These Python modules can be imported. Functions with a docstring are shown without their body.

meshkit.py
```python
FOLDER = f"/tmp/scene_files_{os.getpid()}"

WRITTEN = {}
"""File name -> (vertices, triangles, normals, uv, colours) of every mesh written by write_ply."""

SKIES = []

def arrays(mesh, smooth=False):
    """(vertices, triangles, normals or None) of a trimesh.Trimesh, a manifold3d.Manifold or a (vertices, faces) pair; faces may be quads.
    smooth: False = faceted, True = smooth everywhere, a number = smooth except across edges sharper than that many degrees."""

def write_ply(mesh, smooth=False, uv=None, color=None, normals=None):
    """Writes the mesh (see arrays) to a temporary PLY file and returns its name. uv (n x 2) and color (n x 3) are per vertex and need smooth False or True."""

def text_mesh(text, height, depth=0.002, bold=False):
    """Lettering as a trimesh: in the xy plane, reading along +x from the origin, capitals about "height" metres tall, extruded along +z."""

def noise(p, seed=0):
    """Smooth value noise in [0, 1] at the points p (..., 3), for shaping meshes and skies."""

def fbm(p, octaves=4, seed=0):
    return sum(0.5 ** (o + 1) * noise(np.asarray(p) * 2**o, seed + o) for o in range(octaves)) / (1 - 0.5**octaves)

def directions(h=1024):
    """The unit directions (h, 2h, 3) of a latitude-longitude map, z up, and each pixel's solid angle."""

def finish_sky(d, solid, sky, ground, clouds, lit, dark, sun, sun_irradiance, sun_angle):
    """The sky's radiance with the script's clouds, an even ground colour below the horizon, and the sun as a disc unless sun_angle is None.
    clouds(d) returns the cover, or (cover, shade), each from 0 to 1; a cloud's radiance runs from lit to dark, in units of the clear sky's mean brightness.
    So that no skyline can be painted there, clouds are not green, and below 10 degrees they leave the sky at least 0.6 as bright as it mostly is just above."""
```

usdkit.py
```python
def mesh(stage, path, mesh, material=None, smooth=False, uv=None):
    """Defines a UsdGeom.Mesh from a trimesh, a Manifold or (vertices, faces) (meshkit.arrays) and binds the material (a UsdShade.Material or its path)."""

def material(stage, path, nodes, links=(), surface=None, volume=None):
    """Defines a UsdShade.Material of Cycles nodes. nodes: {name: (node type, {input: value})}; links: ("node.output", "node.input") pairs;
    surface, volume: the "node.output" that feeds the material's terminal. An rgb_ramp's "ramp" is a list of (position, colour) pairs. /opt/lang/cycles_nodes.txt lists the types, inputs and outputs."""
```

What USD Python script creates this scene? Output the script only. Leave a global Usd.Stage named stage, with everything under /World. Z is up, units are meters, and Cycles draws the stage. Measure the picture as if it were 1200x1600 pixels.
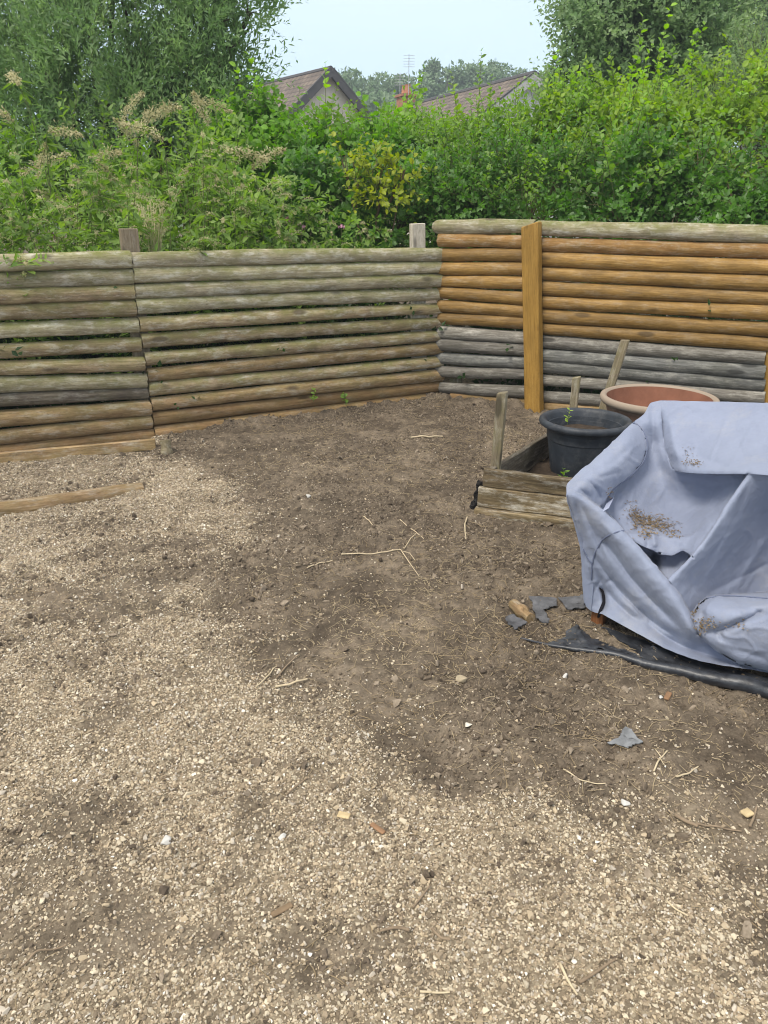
import math, random
import numpy as np, trimesh, usdkit, meshkit, shapely
from scipy.spatial import Delaunay, cKDTree
from pxr import Usd, UsdGeom, UsdLux, UsdShade, Gf, Sdf, Vt

stage = Usd.Stage.CreateInMemory()
UsdGeom.SetStageUpAxis(stage, 'Z'); UsdGeom.SetStageMetersPerUnit(stage, 1.0)
UsdGeom.Xform.Define(stage, '/World'); UsdGeom.Scope.Define(stage, '/World/Looks')
rng = np.random.default_rng(7); random.seed(7)

# ---------------------------------------------------------------- camera, sky, sun
FPX, EYE = 1202.0, 1.55                       # focal length in pixels of a 1200-wide picture; eye height
PITCH = math.atan(480 / FPX)
EXPOSURE = 1.16
HAZE = 0.0018
cam = UsdGeom.Camera.Define(stage, '/World/camera')
cam.CreateHorizontalApertureAttr(36.0); cam.CreateVerticalApertureAttr(48.0)
cam.CreateFocalLengthAttr(36.0 * FPX / 1200); cam.CreateClippingRangeAttr((0.05, 5000))
cam.CreateExposureAttr(EXPOSURE)
cam.AddTranslateOp().Set((0, 0, EYE)); cam.AddRotateXOp().Set(90 - math.degrees(PITCH))
SUN_EL, SUN_AZ = math.radians(55), math.radians(-136)     # azimuth = atan2(x, y)
SKY, SUN, SUN_ANGLE = 0.095, 0.40, 18.0
sun_dir = np.array([math.cos(SUN_EL) * math.sin(SUN_AZ), math.cos(SUN_EL) * math.cos(SUN_AZ), math.sin(SUN_EL)])
sun = UsdLux.DistantLight.Define(stage, '/World/sun')
sun.CreateIntensityAttr(SUN); sun.CreateAngleAttr(SUN_ANGLE); sun.CreateNormalizeAttr(True); sun.CreateColorAttr((1.0, 0.94, 0.84))
q = Gf.Rotation(Gf.Vec3d(0, 0, -1), Gf.Vec3d(*(-sun_dir))).GetQuat()
sun.AddOrientOp(UsdGeom.XformOp.PrecisionDouble).Set(q)
usdkit.material(stage, '/World/Looks/sky', {
    's': ('sky_texture', {'sky_type': 'single_scattering', 'sun_disc': False, 'sun_elevation': SUN_EL, 'sun_rotation': SUN_AZ, 'aerosol_density': 2.0}),
    'tc': ('texture_coordinate', {}), 'mp': ('mapping', {'scale': (1.0, 1.0, 2.2)}),
    'n': ('noise_texture', {'scale': 1.6, 'detail': 5, 'roughness': 0.5}),
    'r': ('map_range', {'from_min': 0.25, 'from_max': 0.75, 'to_min': 0.70, 'to_max': 0.92, 'clamp': True}),
    'sp': ('separate_xyz', {}), 'rz': ('map_range', {'from_min': 0.05, 'from_max': 0.75, 'clamp': True}),
    'cl': ('mix_color', {'a': (3.35, 4.55, 5.5), 'b': (6.9, 6.75, 6.65), 'use_clamp': False}),
    'm': ('mix_color', {'use_clamp': False}), 'b': ('background_shader', {'strength': SKY})},
    [('tc.generated', 'mp.vector'), ('mp.vector', 'n.vector'), ('n.fac', 'r.value'), ('r.result', 'm.fac'), ('tc.generated', 'sp.vector'), ('sp.z', 'rz.value'), ('rz.result', 'cl.fac'), ('cl.result', 'm.b'), ('s.color', 'm.a'), ('m.result', 'b.color')], surface='b.background')
dome = UsdLux.DomeLight.Define(stage, '/World/sky')
UsdShade.MaterialBindingAPI.Apply(dome.GetPrim()).Bind(UsdShade.Material.Get(stage, '/World/Looks/sky'))
dome.GetPrim().SetCustomDataByKey('kind', 'structure')
dome.GetPrim().SetCustomDataByKey('label', 'pale blue hazy overcast summer sky'); dome.GetPrim().SetCustomDataByKey('category', 'sky')

# ---------------------------------------------------------------- helpers
def ray(x, y):
    a, b = (x - 600) / FPX, (800 - y) / FPX
    return np.array([a, math.cos(PITCH) + b * math.sin(PITCH), -math.sin(PITCH) + b * math.cos(PITCH)])
def gnd(x, y, z=0.0):
    d = ray(x, y); return np.array([0, 0, EYE]) + d * (z - EYE) / d[2]
def at(x, y, Y):
    d = ray(x, y); return np.array([0, 0, EYE]) + d * Y / d[1]
def proj(p):
    p = np.asarray(p, float) - [0, 0, EYE]
    f = p @ np.array([0, math.cos(PITCH), -math.sin(PITCH)]); u = p @ np.array([0, math.sin(PITCH), math.cos(PITCH)])
    return np.stack([600 + FPX * p[..., 0] / f, 800 - FPX * u / f], -1), f
def unit(v):
    v = np.asarray(v, float); return v / np.maximum(np.linalg.norm(v, axis=-1, keepdims=True), 1e-9)
used = {}
def fresh(parent, name):
    k = parent + '/' + name; n = used.get(k, -1) + 1; used[k] = n
    return k if n == 0 else f'{k}_{n:03d}'
def path_of(p): return '/World' if p is None else (p if isinstance(p, str) else str(p.GetPath()))
def look(n): return '/World/Looks/' + n
def meta(p, label=None, cat=None, group=None, kind=None):
    for k, v in dict(label=label, category=cat, group=group, kind=kind).items():
        if v: p.SetCustomDataByKey(k, v)
    return p
def obj(name, mesh, mat, parent=None, smooth=False, label=None, cat=None, group=None, kind=None, xf=None):
    m = usdkit.mesh(stage, fresh(path_of(parent), name), mesh, look(mat), smooth)
    if xf is not None: m.AddTransformOp().Set(Gf.Matrix4d(*np.asarray(xf, float).T.ravel()))
    return meta(m.GetPrim(), label, cat, group, kind)
def thing(name, label, cat, loc=(0, 0, 0), group=None, kind=None, rz=0):
    x = UsdGeom.Xform.Define(stage, fresh('/World', name)); x.AddTranslateOp().Set(Gf.Vec3d(*map(float, loc)))
    x.AddRotateZOp().Set(float(rz)); x.AddScaleOp().Set(Gf.Vec3f(1, 1, 1))
    return meta(x.GetPrim(), label, cat, group, kind)
def dup(root, loc, rz=0, sc=1.0, label=None):
    base_name = root.GetName(); base_name = base_name[:-4] if base_name[-4] == '_' and base_name[-3:].isdigit() else base_name
    x = UsdGeom.Xform.Define(stage, fresh('/World', base_name)); p = x.GetPrim()
    p.GetReferences().AddInternalReference(root.GetPath()); p.SetInstanceable(True)
    p.GetAttribute('xformOp:translate').Set(Gf.Vec3d(*map(float, loc))); p.GetAttribute('xformOp:rotateZ').Set(float(rz))
    p.GetAttribute('xformOp:scale').Set(Gf.Vec3f(*([float(sc)] * 3 if np.ndim(sc) == 0 else map(float, sc))))
    was = root.GetCustomData()
    return meta(p, label or was.get('label'), was.get('category'), was.get('group'))
class MB:
    def __init__(s): s.v, s.f, s.n = [], [], 0
    def add(s, v, f):
        v = np.asarray(v, float); s.v.append(v); s.f.append(np.asarray(f, int) + s.n); s.n += len(v); return s
    def tm(s, m): return s.add(m.vertices, m.faces)
    def get(s): return np.vstack(s.v), np.vstack(s.f)
def box(size, centre=(0, 0, 0), bevel=0.0):
    if bevel <= 0:
        m = trimesh.creation.box(size)
    else:
        sx, sy, sz = np.array(size) / 2; b = bevel; pts = []
        for a in (-1, 1):
            for c in (-1, 1):
                for d in (-1, 1):
                    pts += [(a * (sx - b), c * (sy - b), d * sz), (a * (sx - b), c * sy, d * (sz - b)), (a * sx, c * (sy - b), d * (sz - b))]
        m = trimesh.convex.convex_hull(np.array(pts))
    m.apply_translation(centre); return m
def tube(pts, rad, sides=6, caps=True):
    pts = np.asarray(pts, float); n = len(pts); rad = np.broadcast_to(rad, n)
    t = unit(np.gradient(pts, axis=0)); ref = np.array([0, 0, 1.0]) if abs(t[0][2]) < .9 else np.array([1.0, 0, 0])
    u = unit(np.cross(t, ref)); w = np.cross(t, u); a = np.arange(sides) / sides * 2 * np.pi
    v = pts[:, None] + rad[:, None, None] * (np.cos(a)[None, :, None] * u[:, None] + np.sin(a)[None, :, None] * w[:, None])
    i = np.arange(n - 1)[:, None] * sides + np.arange(sides)[None]; j = np.arange(n - 1)[:, None] * sides + (np.arange(sides)[None] + 1) % sides
    f = np.concatenate([np.stack([i, j, j + sides], -1).reshape(-1, 3), np.stack([i, j + sides, i + sides], -1).reshape(-1, 3)])
    v = v.reshape(-1, 3)
    if caps:
        k = len(v); v = np.vstack([v, pts[0], pts[-1]]); s = np.arange(sides)
        f = np.vstack([f, np.stack([np.full(sides, k), (s + 1) % sides, s], -1), np.stack([np.full(sides, k + 1), (n - 1) * sides + s, (n - 1) * sides + (s + 1) % sides], -1)])
    return v, f
def lathe(prof, n=48):
    prof = np.asarray(prof, float); a = np.arange(n) / n * 2 * np.pi
    v = np.stack([prof[:, None, 0] * np.cos(a), prof[:, None, 0] * np.sin(a), np.broadcast_to(prof[:, None, 1], (len(prof), n))], -1).reshape(-1, 3)
    i = np.arange(len(prof) - 1)[:, None] * n + np.arange(n)[None]; j = np.arange(len(prof) - 1)[:, None] * n + (np.arange(n)[None] + 1) % n
    return v, np.concatenate([np.stack([i, j, j + n], -1).reshape(-1, 3), np.stack([i, j + n, i + n], -1).reshape(-1, 3)])
def frame(x, y, z, o):
    M = np.eye(4); M[:3, 0], M[:3, 1], M[:3, 2], M[:3, 3] = x, y, z, o; return M
def instancer(name, mats_meshes, pos, which, scale, quat, label, cat, parent=None):
    p = UsdGeom.PointInstancer.Define(stage, fresh(path_of(parent), name)); paths = []
    for nm_, mesh, mat in mats_meshes:
        paths.append(usdkit.mesh(stage, fresh(str(p.GetPath()), nm_), mesh, look(mat)).GetPath())
    p.CreatePrototypesRel().SetTargets(paths)
    p.CreatePositionsAttr(Vt.Vec3fArray.FromNumpy(np.asarray(pos, np.float32)))
    p.CreateProtoIndicesAttr(Vt.IntArray.FromNumpy(np.asarray(which, np.int32)))
    p.CreateScalesAttr(Vt.Vec3fArray.FromNumpy(np.asarray(scale, np.float32)))
    q = np.asarray(quat, float); q /= np.linalg.norm(q, axis=1, keepdims=True)
    p.CreateOrientationsAttr(Vt.QuathArray([Gf.Quath(float(a), float(b), float(c), float(d)) for a, b, c, d in q]))
    return meta(p.GetPrim(), label, cat, None, 'stuff')

# ---------------------------------------------------------------- materials
def wood(name, dark, mid, light, green=0.0, grey=0.0, scale=1.0, rough=0.85, stain=0.5, axis=0, algae=0.0, specks=0.5):
    """Weathered timber: grain runs along the local axis; object_info.random shifts it from piece to piece."""
    g = [14.0 * scale] * 3; g[axis] = 0.9 * scale; b = [5.0] * 3; b[axis] = 1.6
    usdkit.material(stage, look(name), {
        'tc': ('texture_coordinate', {}), 'oi': ('object_info', {}), 'mul': ('math', {'math_type': 'multiply', 'value2': 37.0}),
        'off': ('combine_xyz', {}), 'add': ('mapping', {}),
        'mg': ('mapping', {'scale': g}), 'ng': ('noise_texture', {'scale': 6.0, 'detail': 6, 'roughness': 0.65, 'distortion': 0.4}),
        'mb': ('mapping', {'scale': b}), 'nb': ('noise_texture', {'scale': 2.4, 'detail': 8, 'roughness': 0.72}),
        'r': ('rgb_ramp', {'ramp': [(0.25, dark), (0.5, mid), (0.74, light)]}),
        'st': ('rgb_ramp', {'ramp': [(0.38, (0, 0, 0)), (0.62, (1, 1, 1))]}),
        'stf': ('math', {'math_type': 'multiply', 'value2': stain}),
        'mx': ('mix_color', {'b': [c * 0.42 for c in mid]}),
        'ngr': ('noise_texture', {'scale': 5.1, 'detail': 7, 'roughness': 0.75}),
        'gr': ('map_range', {'from_min': 0.40, 'from_max': 0.68, 'to_min': 0.0, 'to_max': green, 'clamp': True}),
        'mgn': ('mix_color', {'b': (0.25, 0.25, 0.09)}),
        'nl': ('noise_texture', {'scale': 4.5, 'detail': 9, 'roughness': 0.78}),
        'gy': ('map_range', {'from_min': 0.5, 'from_max': 0.72, 'to_min': 0.0, 'to_max': grey, 'clamp': True}),
        'mgy': ('mix_color', {'b': (0.64, 0.61, 0.53)}),
        'sz': ('separate_xyz', {}), 'az': ('map_range', {'from_min': 0.012, 'from_max': -0.05, 'to_min': 0, 'to_max': algae, 'clamp': True}), 'an': ('noise_texture', {'scale': 9.0, 'detail': 6, 'roughness': 0.7}), 'anr': ('map_range', {'from_min': .35, 'from_max': .6, 'clamp': True}), 'am': ('math', {'math_type': 'multiply'}), 'ma': ('mix_color', {'b': (0.155, 0.165, 0.04)}),
        'nd': ('noise_texture', {'scale': 26.0, 'detail': 7, 'roughness': 0.75}), 'ndr': ('map_range', {'from_min': .56, 'from_max': .70, 'to_min': 0, 'to_max': specks, 'clamp': True}), 'mdk': ('mix_color', {'b': [c * .25 for c in dark]}),
        'ov': ('map_range', {'from_min': 0, 'from_max': 1, 'to_min': 0.72, 'to_max': 1.22}),
        'hs': ('hsv', {}),
        'mk': ('mapping', {'scale': [2.2 if i == axis else 7.0 for i in range(3)]}), 'vk': ('voronoi_texture', {'scale': 1.0}), 'kn': ('map_range', {'from_min': .10, 'from_max': .17, 'to_min': .75, 'to_max': 0, 'clamp': True}), 'mkn': ('mix_color', {'b': [c * .22 for c in mid]}),
        'bp': ('bump', {'strength': 0.55, 'distance': 0.006}), 'p': ('principled_bsdf', {'roughness': rough, 'specular_ior_level': 0.25})},
        [('oi.random', 'mul.value1'), ('mul.value', 'off.x'), ('mul.value', 'off.y'), ('mul.value', 'off.z'), ('tc.object', 'add.vector'), ('off.vector', 'add.location'),
         ('add.vector', 'mg.vector'), ('mg.vector', 'ng.vector'), ('add.vector', 'mb.vector'), ('mb.vector', 'nb.vector'), ('add.vector', 'ngr.vector'), ('mb.vector', 'nl.vector'),
         ('ng.fac', 'r.fac'), ('nb.fac', 'st.fac'), ('st.color', 'stf.value1'), ('stf.value', 'mx.fac'), ('r.color', 'mx.a'),
         ('ngr.fac', 'gr.value'), ('gr.result', 'mgn.fac'), ('mx.result', 'mgn.a'), ('nl.fac', 'gy.value'), ('gy.result', 'mgy.fac'), ('mgn.result', 'mgy.a'),
         ('oi.random', 'ov.value'), ('ov.result', 'hs.value'), ('add.vector', 'mk.vector'), ('mk.vector', 'vk.vector'), ('vk.distance', 'kn.value'), ('kn.result', 'mkn.fac'), ('tc.object', 'sz.vector'), ('sz.z', 'az.value'), ('add.vector', 'an.vector'), ('an.fac', 'anr.value'), ('anr.result', 'am.value1'), ('az.result', 'am.value2'), ('am.value', 'ma.fac'), ('mgy.result', 'ma.a'), ('mb.vector', 'nd.vector'), ('nd.fac', 'ndr.value'), ('ndr.result', 'mdk.fac'), ('ma.result', 'mdk.a'), ('mdk.result', 'mkn.a'), ('mkn.result', 'hs.color'), ('hs.color', 'p.base_color'),
         ('ng.fac', 'bp.height'), ('bp.normal', 'p.normal')], surface='p.BSDF')
wood('wood_silver_green', (0.15, 0.12, 0.075), (0.41, 0.345, 0.23), (0.66, 0.60, 0.47), green=0.45, grey=1.0, stain=.8, algae=.85, specks=.7)
wood('wood_olive', (0.12, 0.085, 0.05), (0.345, 0.25, 0.15), (0.54, 0.43, 0.28), green=0.45, grey=0.8, stain=.85, algae=.8, specks=.7)
wood('wood_tan', (0.12, 0.073, 0.036), (0.35, 0.225, 0.115), (0.50, 0.36, 0.21), green=0.25, grey=0.5, stain=.8, algae=.3, specks=.7)
wood('wood_honey', (0.12, 0.07, 0.03), (0.29, 0.175, 0.08), (0.41, 0.265, 0.13), green=0.25, grey=0.2, stain=.65)
wood('wood_dark', (0.045, 0.035, 0.028), (0.115, 0.092, 0.07), (0.24, 0.20, 0.16), green=0.12, grey=0.3)
wood('wood_orange', (0.14, 0.073, 0.018), (0.285, 0.165, 0.046), (0.40, 0.25, 0.088), green=0.0, grey=0.18, stain=0.6, rough=0.6)
wood('wood_orange_post', (0.22, 0.12, 0.022), (0.32, 0.18, 0.038), (0.40, 0.24, 0.062), stain=0.4, rough=0.55, axis=2)
wood('wood_orange_worn', (0.17, 0.09, 0.03), (0.33, 0.18, 0.06), (0.46, 0.31, 0.15), green=0.12, grey=0.4)
wood('wood_grey', (0.075, 0.066, 0.055), (0.175, 0.158, 0.135), (0.32, 0.30, 0.265), green=0.05, grey=0.45)
wood('wood_grey_blue', (0.06, 0.058, 0.053), (0.14, 0.138, 0.128), (0.26, 0.257, 0.24), green=0.06, grey=0.35)
wood('wood_stake', (0.09, 0.072, 0.048), (0.20, 0.16, 0.105), (0.33, 0.275, 0.195), green=0.35, grey=0.35, axis=2)
wood('wood_post', (0.17, 0.13, 0.085), (0.33, 0.26, 0.175), (0.46, 0.38, 0.27), green=0.1, grey=0.3, axis=2)
wood('wood_stake_pale', (0.3, 0.26, 0.2), (0.45, 0.40, 0.32), (0.58, 0.53, 0.45), grey=0.4, axis=2)
wood('wood_bed', (0.05, 0.036, 0.022), (0.20, 0.145, 0.08), (0.42, 0.33, 0.20), green=0.1, grey=0.75, stain=0.85)
wood('wood_teak', (0.12, 0.045, 0.018), (0.24, 0.095, 0.035), (0.33, 0.15, 0.06), stain=0.2, axis=2, rough=0.6)

def leafmat(name, dark, mid, light, trans=0.42, rough=0.5, spec=0.35, yellow=0.0):
    usdkit.material(stage, look(name), {
        'g': ('geometry', {}), 'n': ('noise_texture', {'scale': 2.6, 'detail': 3}), 'm': ('math', {'math_type': 'multiply_add', 'value2': 0.5}),
        'm2': ('map_range', {'from_min': .3, 'from_max': .7, 'to_min': 0, 'to_max': .5, 'clamp': True}),
        'r': ('rgb_ramp', {'ramp': [(0.12, dark), (0.5, mid), (0.80, light), (1.0, [l * (1 + yellow) if i == 0 else l for i, l in enumerate(light)])]}),
        'p': ('principled_bsdf', {'roughness': rough, 'specular_ior_level': spec}), 't': ('translucent_bsdf', {}) if False else ('diffuse_bsdf', {}),
        }, [('g.position', 'n.vector'), ('g.random_per_island', 'm.value1'), ('n.fac', 'm2.value'), ('m2.result', 'm.value3'), ('m.value', 'r.fac'), ('r.color', 'p.base_color')], surface='p.BSDF') if trans <= 0 else \
    usdkit.material(stage, look(name), {
        'g': ('geometry', {}), 'n': ('noise_texture', {'scale': 2.6, 'detail': 3}), 'm': ('math', {'math_type': 'multiply_add', 'value2': 0.5}),
        'm2': ('map_range', {'from_min': .3, 'from_max': .7, 'to_min': 0, 'to_max': .5, 'clamp': True}),
        'r': ('rgb_ramp', {'ramp': [(0.12, dark), (0.5, mid), (0.80, light), (1.0, [l * (1 + yellow) if i == 0 else l for i, l in enumerate(light)])]}),
        'hs': ('hsv', {'value': 1.75, 'saturation': 1.25}),
        'p': ('principled_bsdf', {'roughness': rough, 'specular_ior_level': spec}), 't': ('translucent_bsdf', {}), 'x': ('mix_closure', {'fac': trans})},
        [('g.position', 'n.vector'), ('g.random_per_island', 'm.value1'), ('n.fac', 'm2.value'), ('m2.result', 'm.value3'), ('m.value', 'r.fac'), ('r.color', 'p.base_color'), ('r.color', 'hs.color'), ('hs.color', 't.color'),
         ('p.BSDF', 'x.closure1'), ('t.BSDF', 'x.closure2')], surface='x.closure')
leafmat('leaf_willow', (.13,.205,.085),(.26,.37,.155),(.44,.55,.27), rough=0.45, spec=0.4)
leafmat('leaf_weed', (0.13, 0.21, 0.05), (0.25, 0.36, 0.09), (0.4, 0.5, 0.18), yellow=0.5)
leafmat('leaf_hazel', (0.1, 0.21, 0.022), (0.19, 0.38, 0.04), (0.34, 0.54, 0.075))
leafmat('leaf_fresh', (.16, .30, .028), (.28, .47, .05), (.45, .62, .10))
leafmat('leaf_yellow', (0.22, 0.28, 0.02), (0.38, 0.40, 0.035), (0.52, 0.48, 0.06))
leafmat('leaf_bramble', (0.07, 0.155, 0.03), (0.155, 0.29, 0.065), (0.29, 0.44, 0.145), rough=0.4, spec=0.45)
leafmat('leaf_shrub', (0.13, 0.225, 0.04), (0.235, 0.375, 0.07), (0.4, 0.52, 0.13), yellow=0.3)
leafmat('leaf_lime', (0.17, 0.27, 0.03), (0.31, 0.43, 0.06), (0.47, 0.57, 0.12), yellow=0.3)
leafmat('leaf_tree', (0.17, 0.25, 0.12), (0.3, 0.4, 0.19), (0.45, 0.54, 0.29))
leafmat('leaf_far', (0.11, 0.165, 0.085), (0.18, 0.26, 0.13), (0.27, 0.36, 0.19), trans=0.2)
leafmat('leaf_pale', (0.13, 0.2, 0.07), (0.22, 0.31, 0.115), (0.34, 0.42, 0.19))
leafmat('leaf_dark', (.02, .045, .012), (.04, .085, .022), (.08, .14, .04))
leafmat('seed_beige', (0.36, 0.33, 0.18), (0.56, 0.51, 0.32), (0.7, 0.65, 0.45), trans=0.25, rough=0.8)
def plain(name, col, rough=0.8, spec=0.3, var=0.25, scale=20.0, bump=0.0, **kw):
    usdkit.material(stage, look(name), {
        'tc': ('texture_coordinate', {}), 'n': ('noise_texture', {'scale': scale, 'detail': 5, 'roughness': 0.6}),
        'r': ('rgb_ramp', {'ramp': [(0.25, [c * (1 - var) for c in col]), (0.75, [min(1, c * (1 + var)) for c in col])]}),
        'bp': ('bump', {'strength': bump, 'distance': 0.004}),
        'p': ('principled_bsdf', {'roughness': rough, 'specular_ior_level': spec, **kw})},
        [('tc.object', 'n.vector'), ('n.fac', 'r.fac'), ('r.color', 'p.base_color'), ('n.fac', 'bp.height')] + ([('bp.normal', 'p.normal')] if bump else []), surface='p.BSDF')
plain('bark', (0.10, 0.08, 0.06), 0.95, 0.1, 0.4, 12, 0.6)
plain('stem_green', (0.12, 0.14, 0.05), 0.7)
plain('stem_brown', (0.13, 0.09, 0.055), 0.8)
plain('pink_petal', (0.62, 0.30, 0.42), 0.6)

# ---------------------------------------------------------------- ground
soil_px = [(235, 700), (285, 735), (400, 785), (352, 870), (305, 950), (352, 1005), (430, 1052), (485, 1092), (560, 1128), (625, 1188), (720, 1212), (830, 1240), (980, 1258), (1090, 1288), (1150, 1325), (1210, 1345)]
soil_poly = shapely.Polygon([tuple(gnd(*p)[:2]) for p in soil_px] + [(1.6, 1.5), (4.5, 1.2), (5, 9), (-1.55, 9), (-1.62, 5.15)])
dark_px = [(130, 815, .20), (215, 850, .20), (40, 915, .16), (190, 935, .22), (110, 945, .16), (270, 860, .2), (300, 1040, .10), (130, 1030, .10), (250, 905, .2), (60, 760, .12), (330, 810, .18), (180, 1115, .06), (590, 1255, .05), (620, 1400, .05), (80, 1240, .06)]
dark_w = [(*gnd(a, b)[:2], r) for a, b, r in dark_px]
def gravel_field(x, y):
    x, y = np.asarray(x, float), np.asarray(y, float)
    pts = shapely.points(x, y); d = shapely.distance(soil_poly, pts); ins = shapely.contains_xy(soil_poly, x, y)
    sd = np.where(ins, -shapely.distance(soil_poly.exterior, pts), d)
    P = np.stack([x, y, np.zeros_like(x)], -1)
    n1 = meshkit.fbm(P * 3.2 + 11, 4, 3) - 0.5; n2 = meshkit.fbm(P * 11.0, 3, 9) - 0.5
    g = 1 / (1 + np.exp(-np.clip((sd + 0.30 * n1 + 0.16 * n2) / 0.055, -40, 40)))
    near = np.clip(np.exp(np.clip(sd, None, 0) / 0.22) * 0.22 * (1 + 3 * n2), 0, 1)
    g = np.maximum(g, np.where(ins, near, 0))
    for a, b, r in dark_w:
        rr = np.hypot((x - a) * 0.8, y - b) / r
        g = g * (1 - 0.55 * np.clip(1.05 - rr + 3.0 * n1 + 3.4 * n2, 0, 1))
    zone = np.clip((y - 2.1) / 0.8, 0, 1)
    g = g * (1 - zone * 0.48 * np.clip(0.5 - n1 * 5 - 2.5 * n2, 0, 1))
    n3 = meshkit.fbm(P * 5.5 + 31, 4, 17) - 0.5
    g = g * (1 - (1 - zone) * 0.55 * np.clip(-0.15 - n1 * 4 - n3 * 4 - 3 * n2, 0, 1))
    g = g * (1 - .5 * np.clip(-.35 - n3 * 7 + 2 * n2, 0, .8))
    return np.clip(g, 0, 1)
fenceA, fenceB, fenceC = np.array([-2.516, 4.809]), np.array([0.495, 6.654]), np.array([2.74, 5.49])
def height(x, y):
    x, y = np.asarray(x, float), np.asarray(y, float)
    P = np.stack([x, y, np.zeros_like(x)], -1)
    near = np.clip(1.3 - np.hypot(x, y - 3.5) / 7, 0, 1)
    h = (meshkit.fbm(P * 1.1, 3, 1) - 0.5) * 0.055 + (meshkit.fbm(P * 4.3, 3, 2) - 0.5) * 0.035
    rough = meshkit.fbm(P * 1.9 + 5, 2, 6)
    h += (meshkit.fbm(P * 15, 3, 4) - 0.5) * 0.024 * (0.4 + 1.2 * rough)
    # loose earth heaped along the corner of the fence
    d = np.minimum(shapely.distance(shapely.LineString([fenceA + (fenceB - fenceA) * .32, fenceB]), shapely.points(x, y)) + 0.04, shapely.distance(shapely.LineString([fenceB, fenceB + (fenceC - fenceB) * .3]), shapely.points(x, y)))
    h += np.exp(-(d / 0.16) ** 2) * (0.055 * meshkit.fbm(P * 6 + 3, 3, 8) + 0.055 * np.abs(meshkit.fbm(P * 17, 3, 14) - .5))
    d2 = np.hypot((x - 1.15) * .9, y - 5.85); h -= 0.03 * np.exp(-(d2 / 0.3) ** 2)
    return h * near
def spread(lo, hi, step, far, n):
    core = np.arange(lo, hi + 1e-6, step); g = np.geomspace(step * 1.5, far, n)
    return np.concatenate([(lo - g)[::-1], core, hi + g])
gx, gy = spread(-3.0, 3.2, 0.0125, 240, 24), spread(0.75, 7.0, 0.0125, 260, 24)
GX, GY = np.meshgrid(gx, gy); flatx, flaty = GX.ravel(), GY.ravel()
core = (np.abs(flatx) < 6) & (flaty > -2) & (flaty < 10)
GZ = np.zeros(len(flatx)); GM = np.zeros(len(flatx))
GZ[core] = height(flatx[core], flaty[core]); GM[core] = gravel_field(flatx[core], flaty[core])
PC = np.stack([flatx[core], flaty[core], np.zeros(core.sum())], -1)
GZ[core] += (1 - GM[core]) * ((meshkit.fbm(PC * 36, 3, 21) - 0.5) * 0.030 - 0.014 * np.clip(.10 - np.abs(meshkit.noise(PC * 7.5 + 4 * meshkit.noise(PC * 3, 5)[:, None], 22) - .5), 0, 1) / .10 * meshkit.noise(PC * 2.3, 25))
ni, nj = len(gy), len(gx)
idx = np.arange(ni * nj).reshape(ni, nj)
quads = np.stack([idx[:-1, :-1], idx[:-1, 1:], idx[1:, 1:], idx[1:, :-1]], -1).reshape(-1, 4)
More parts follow.
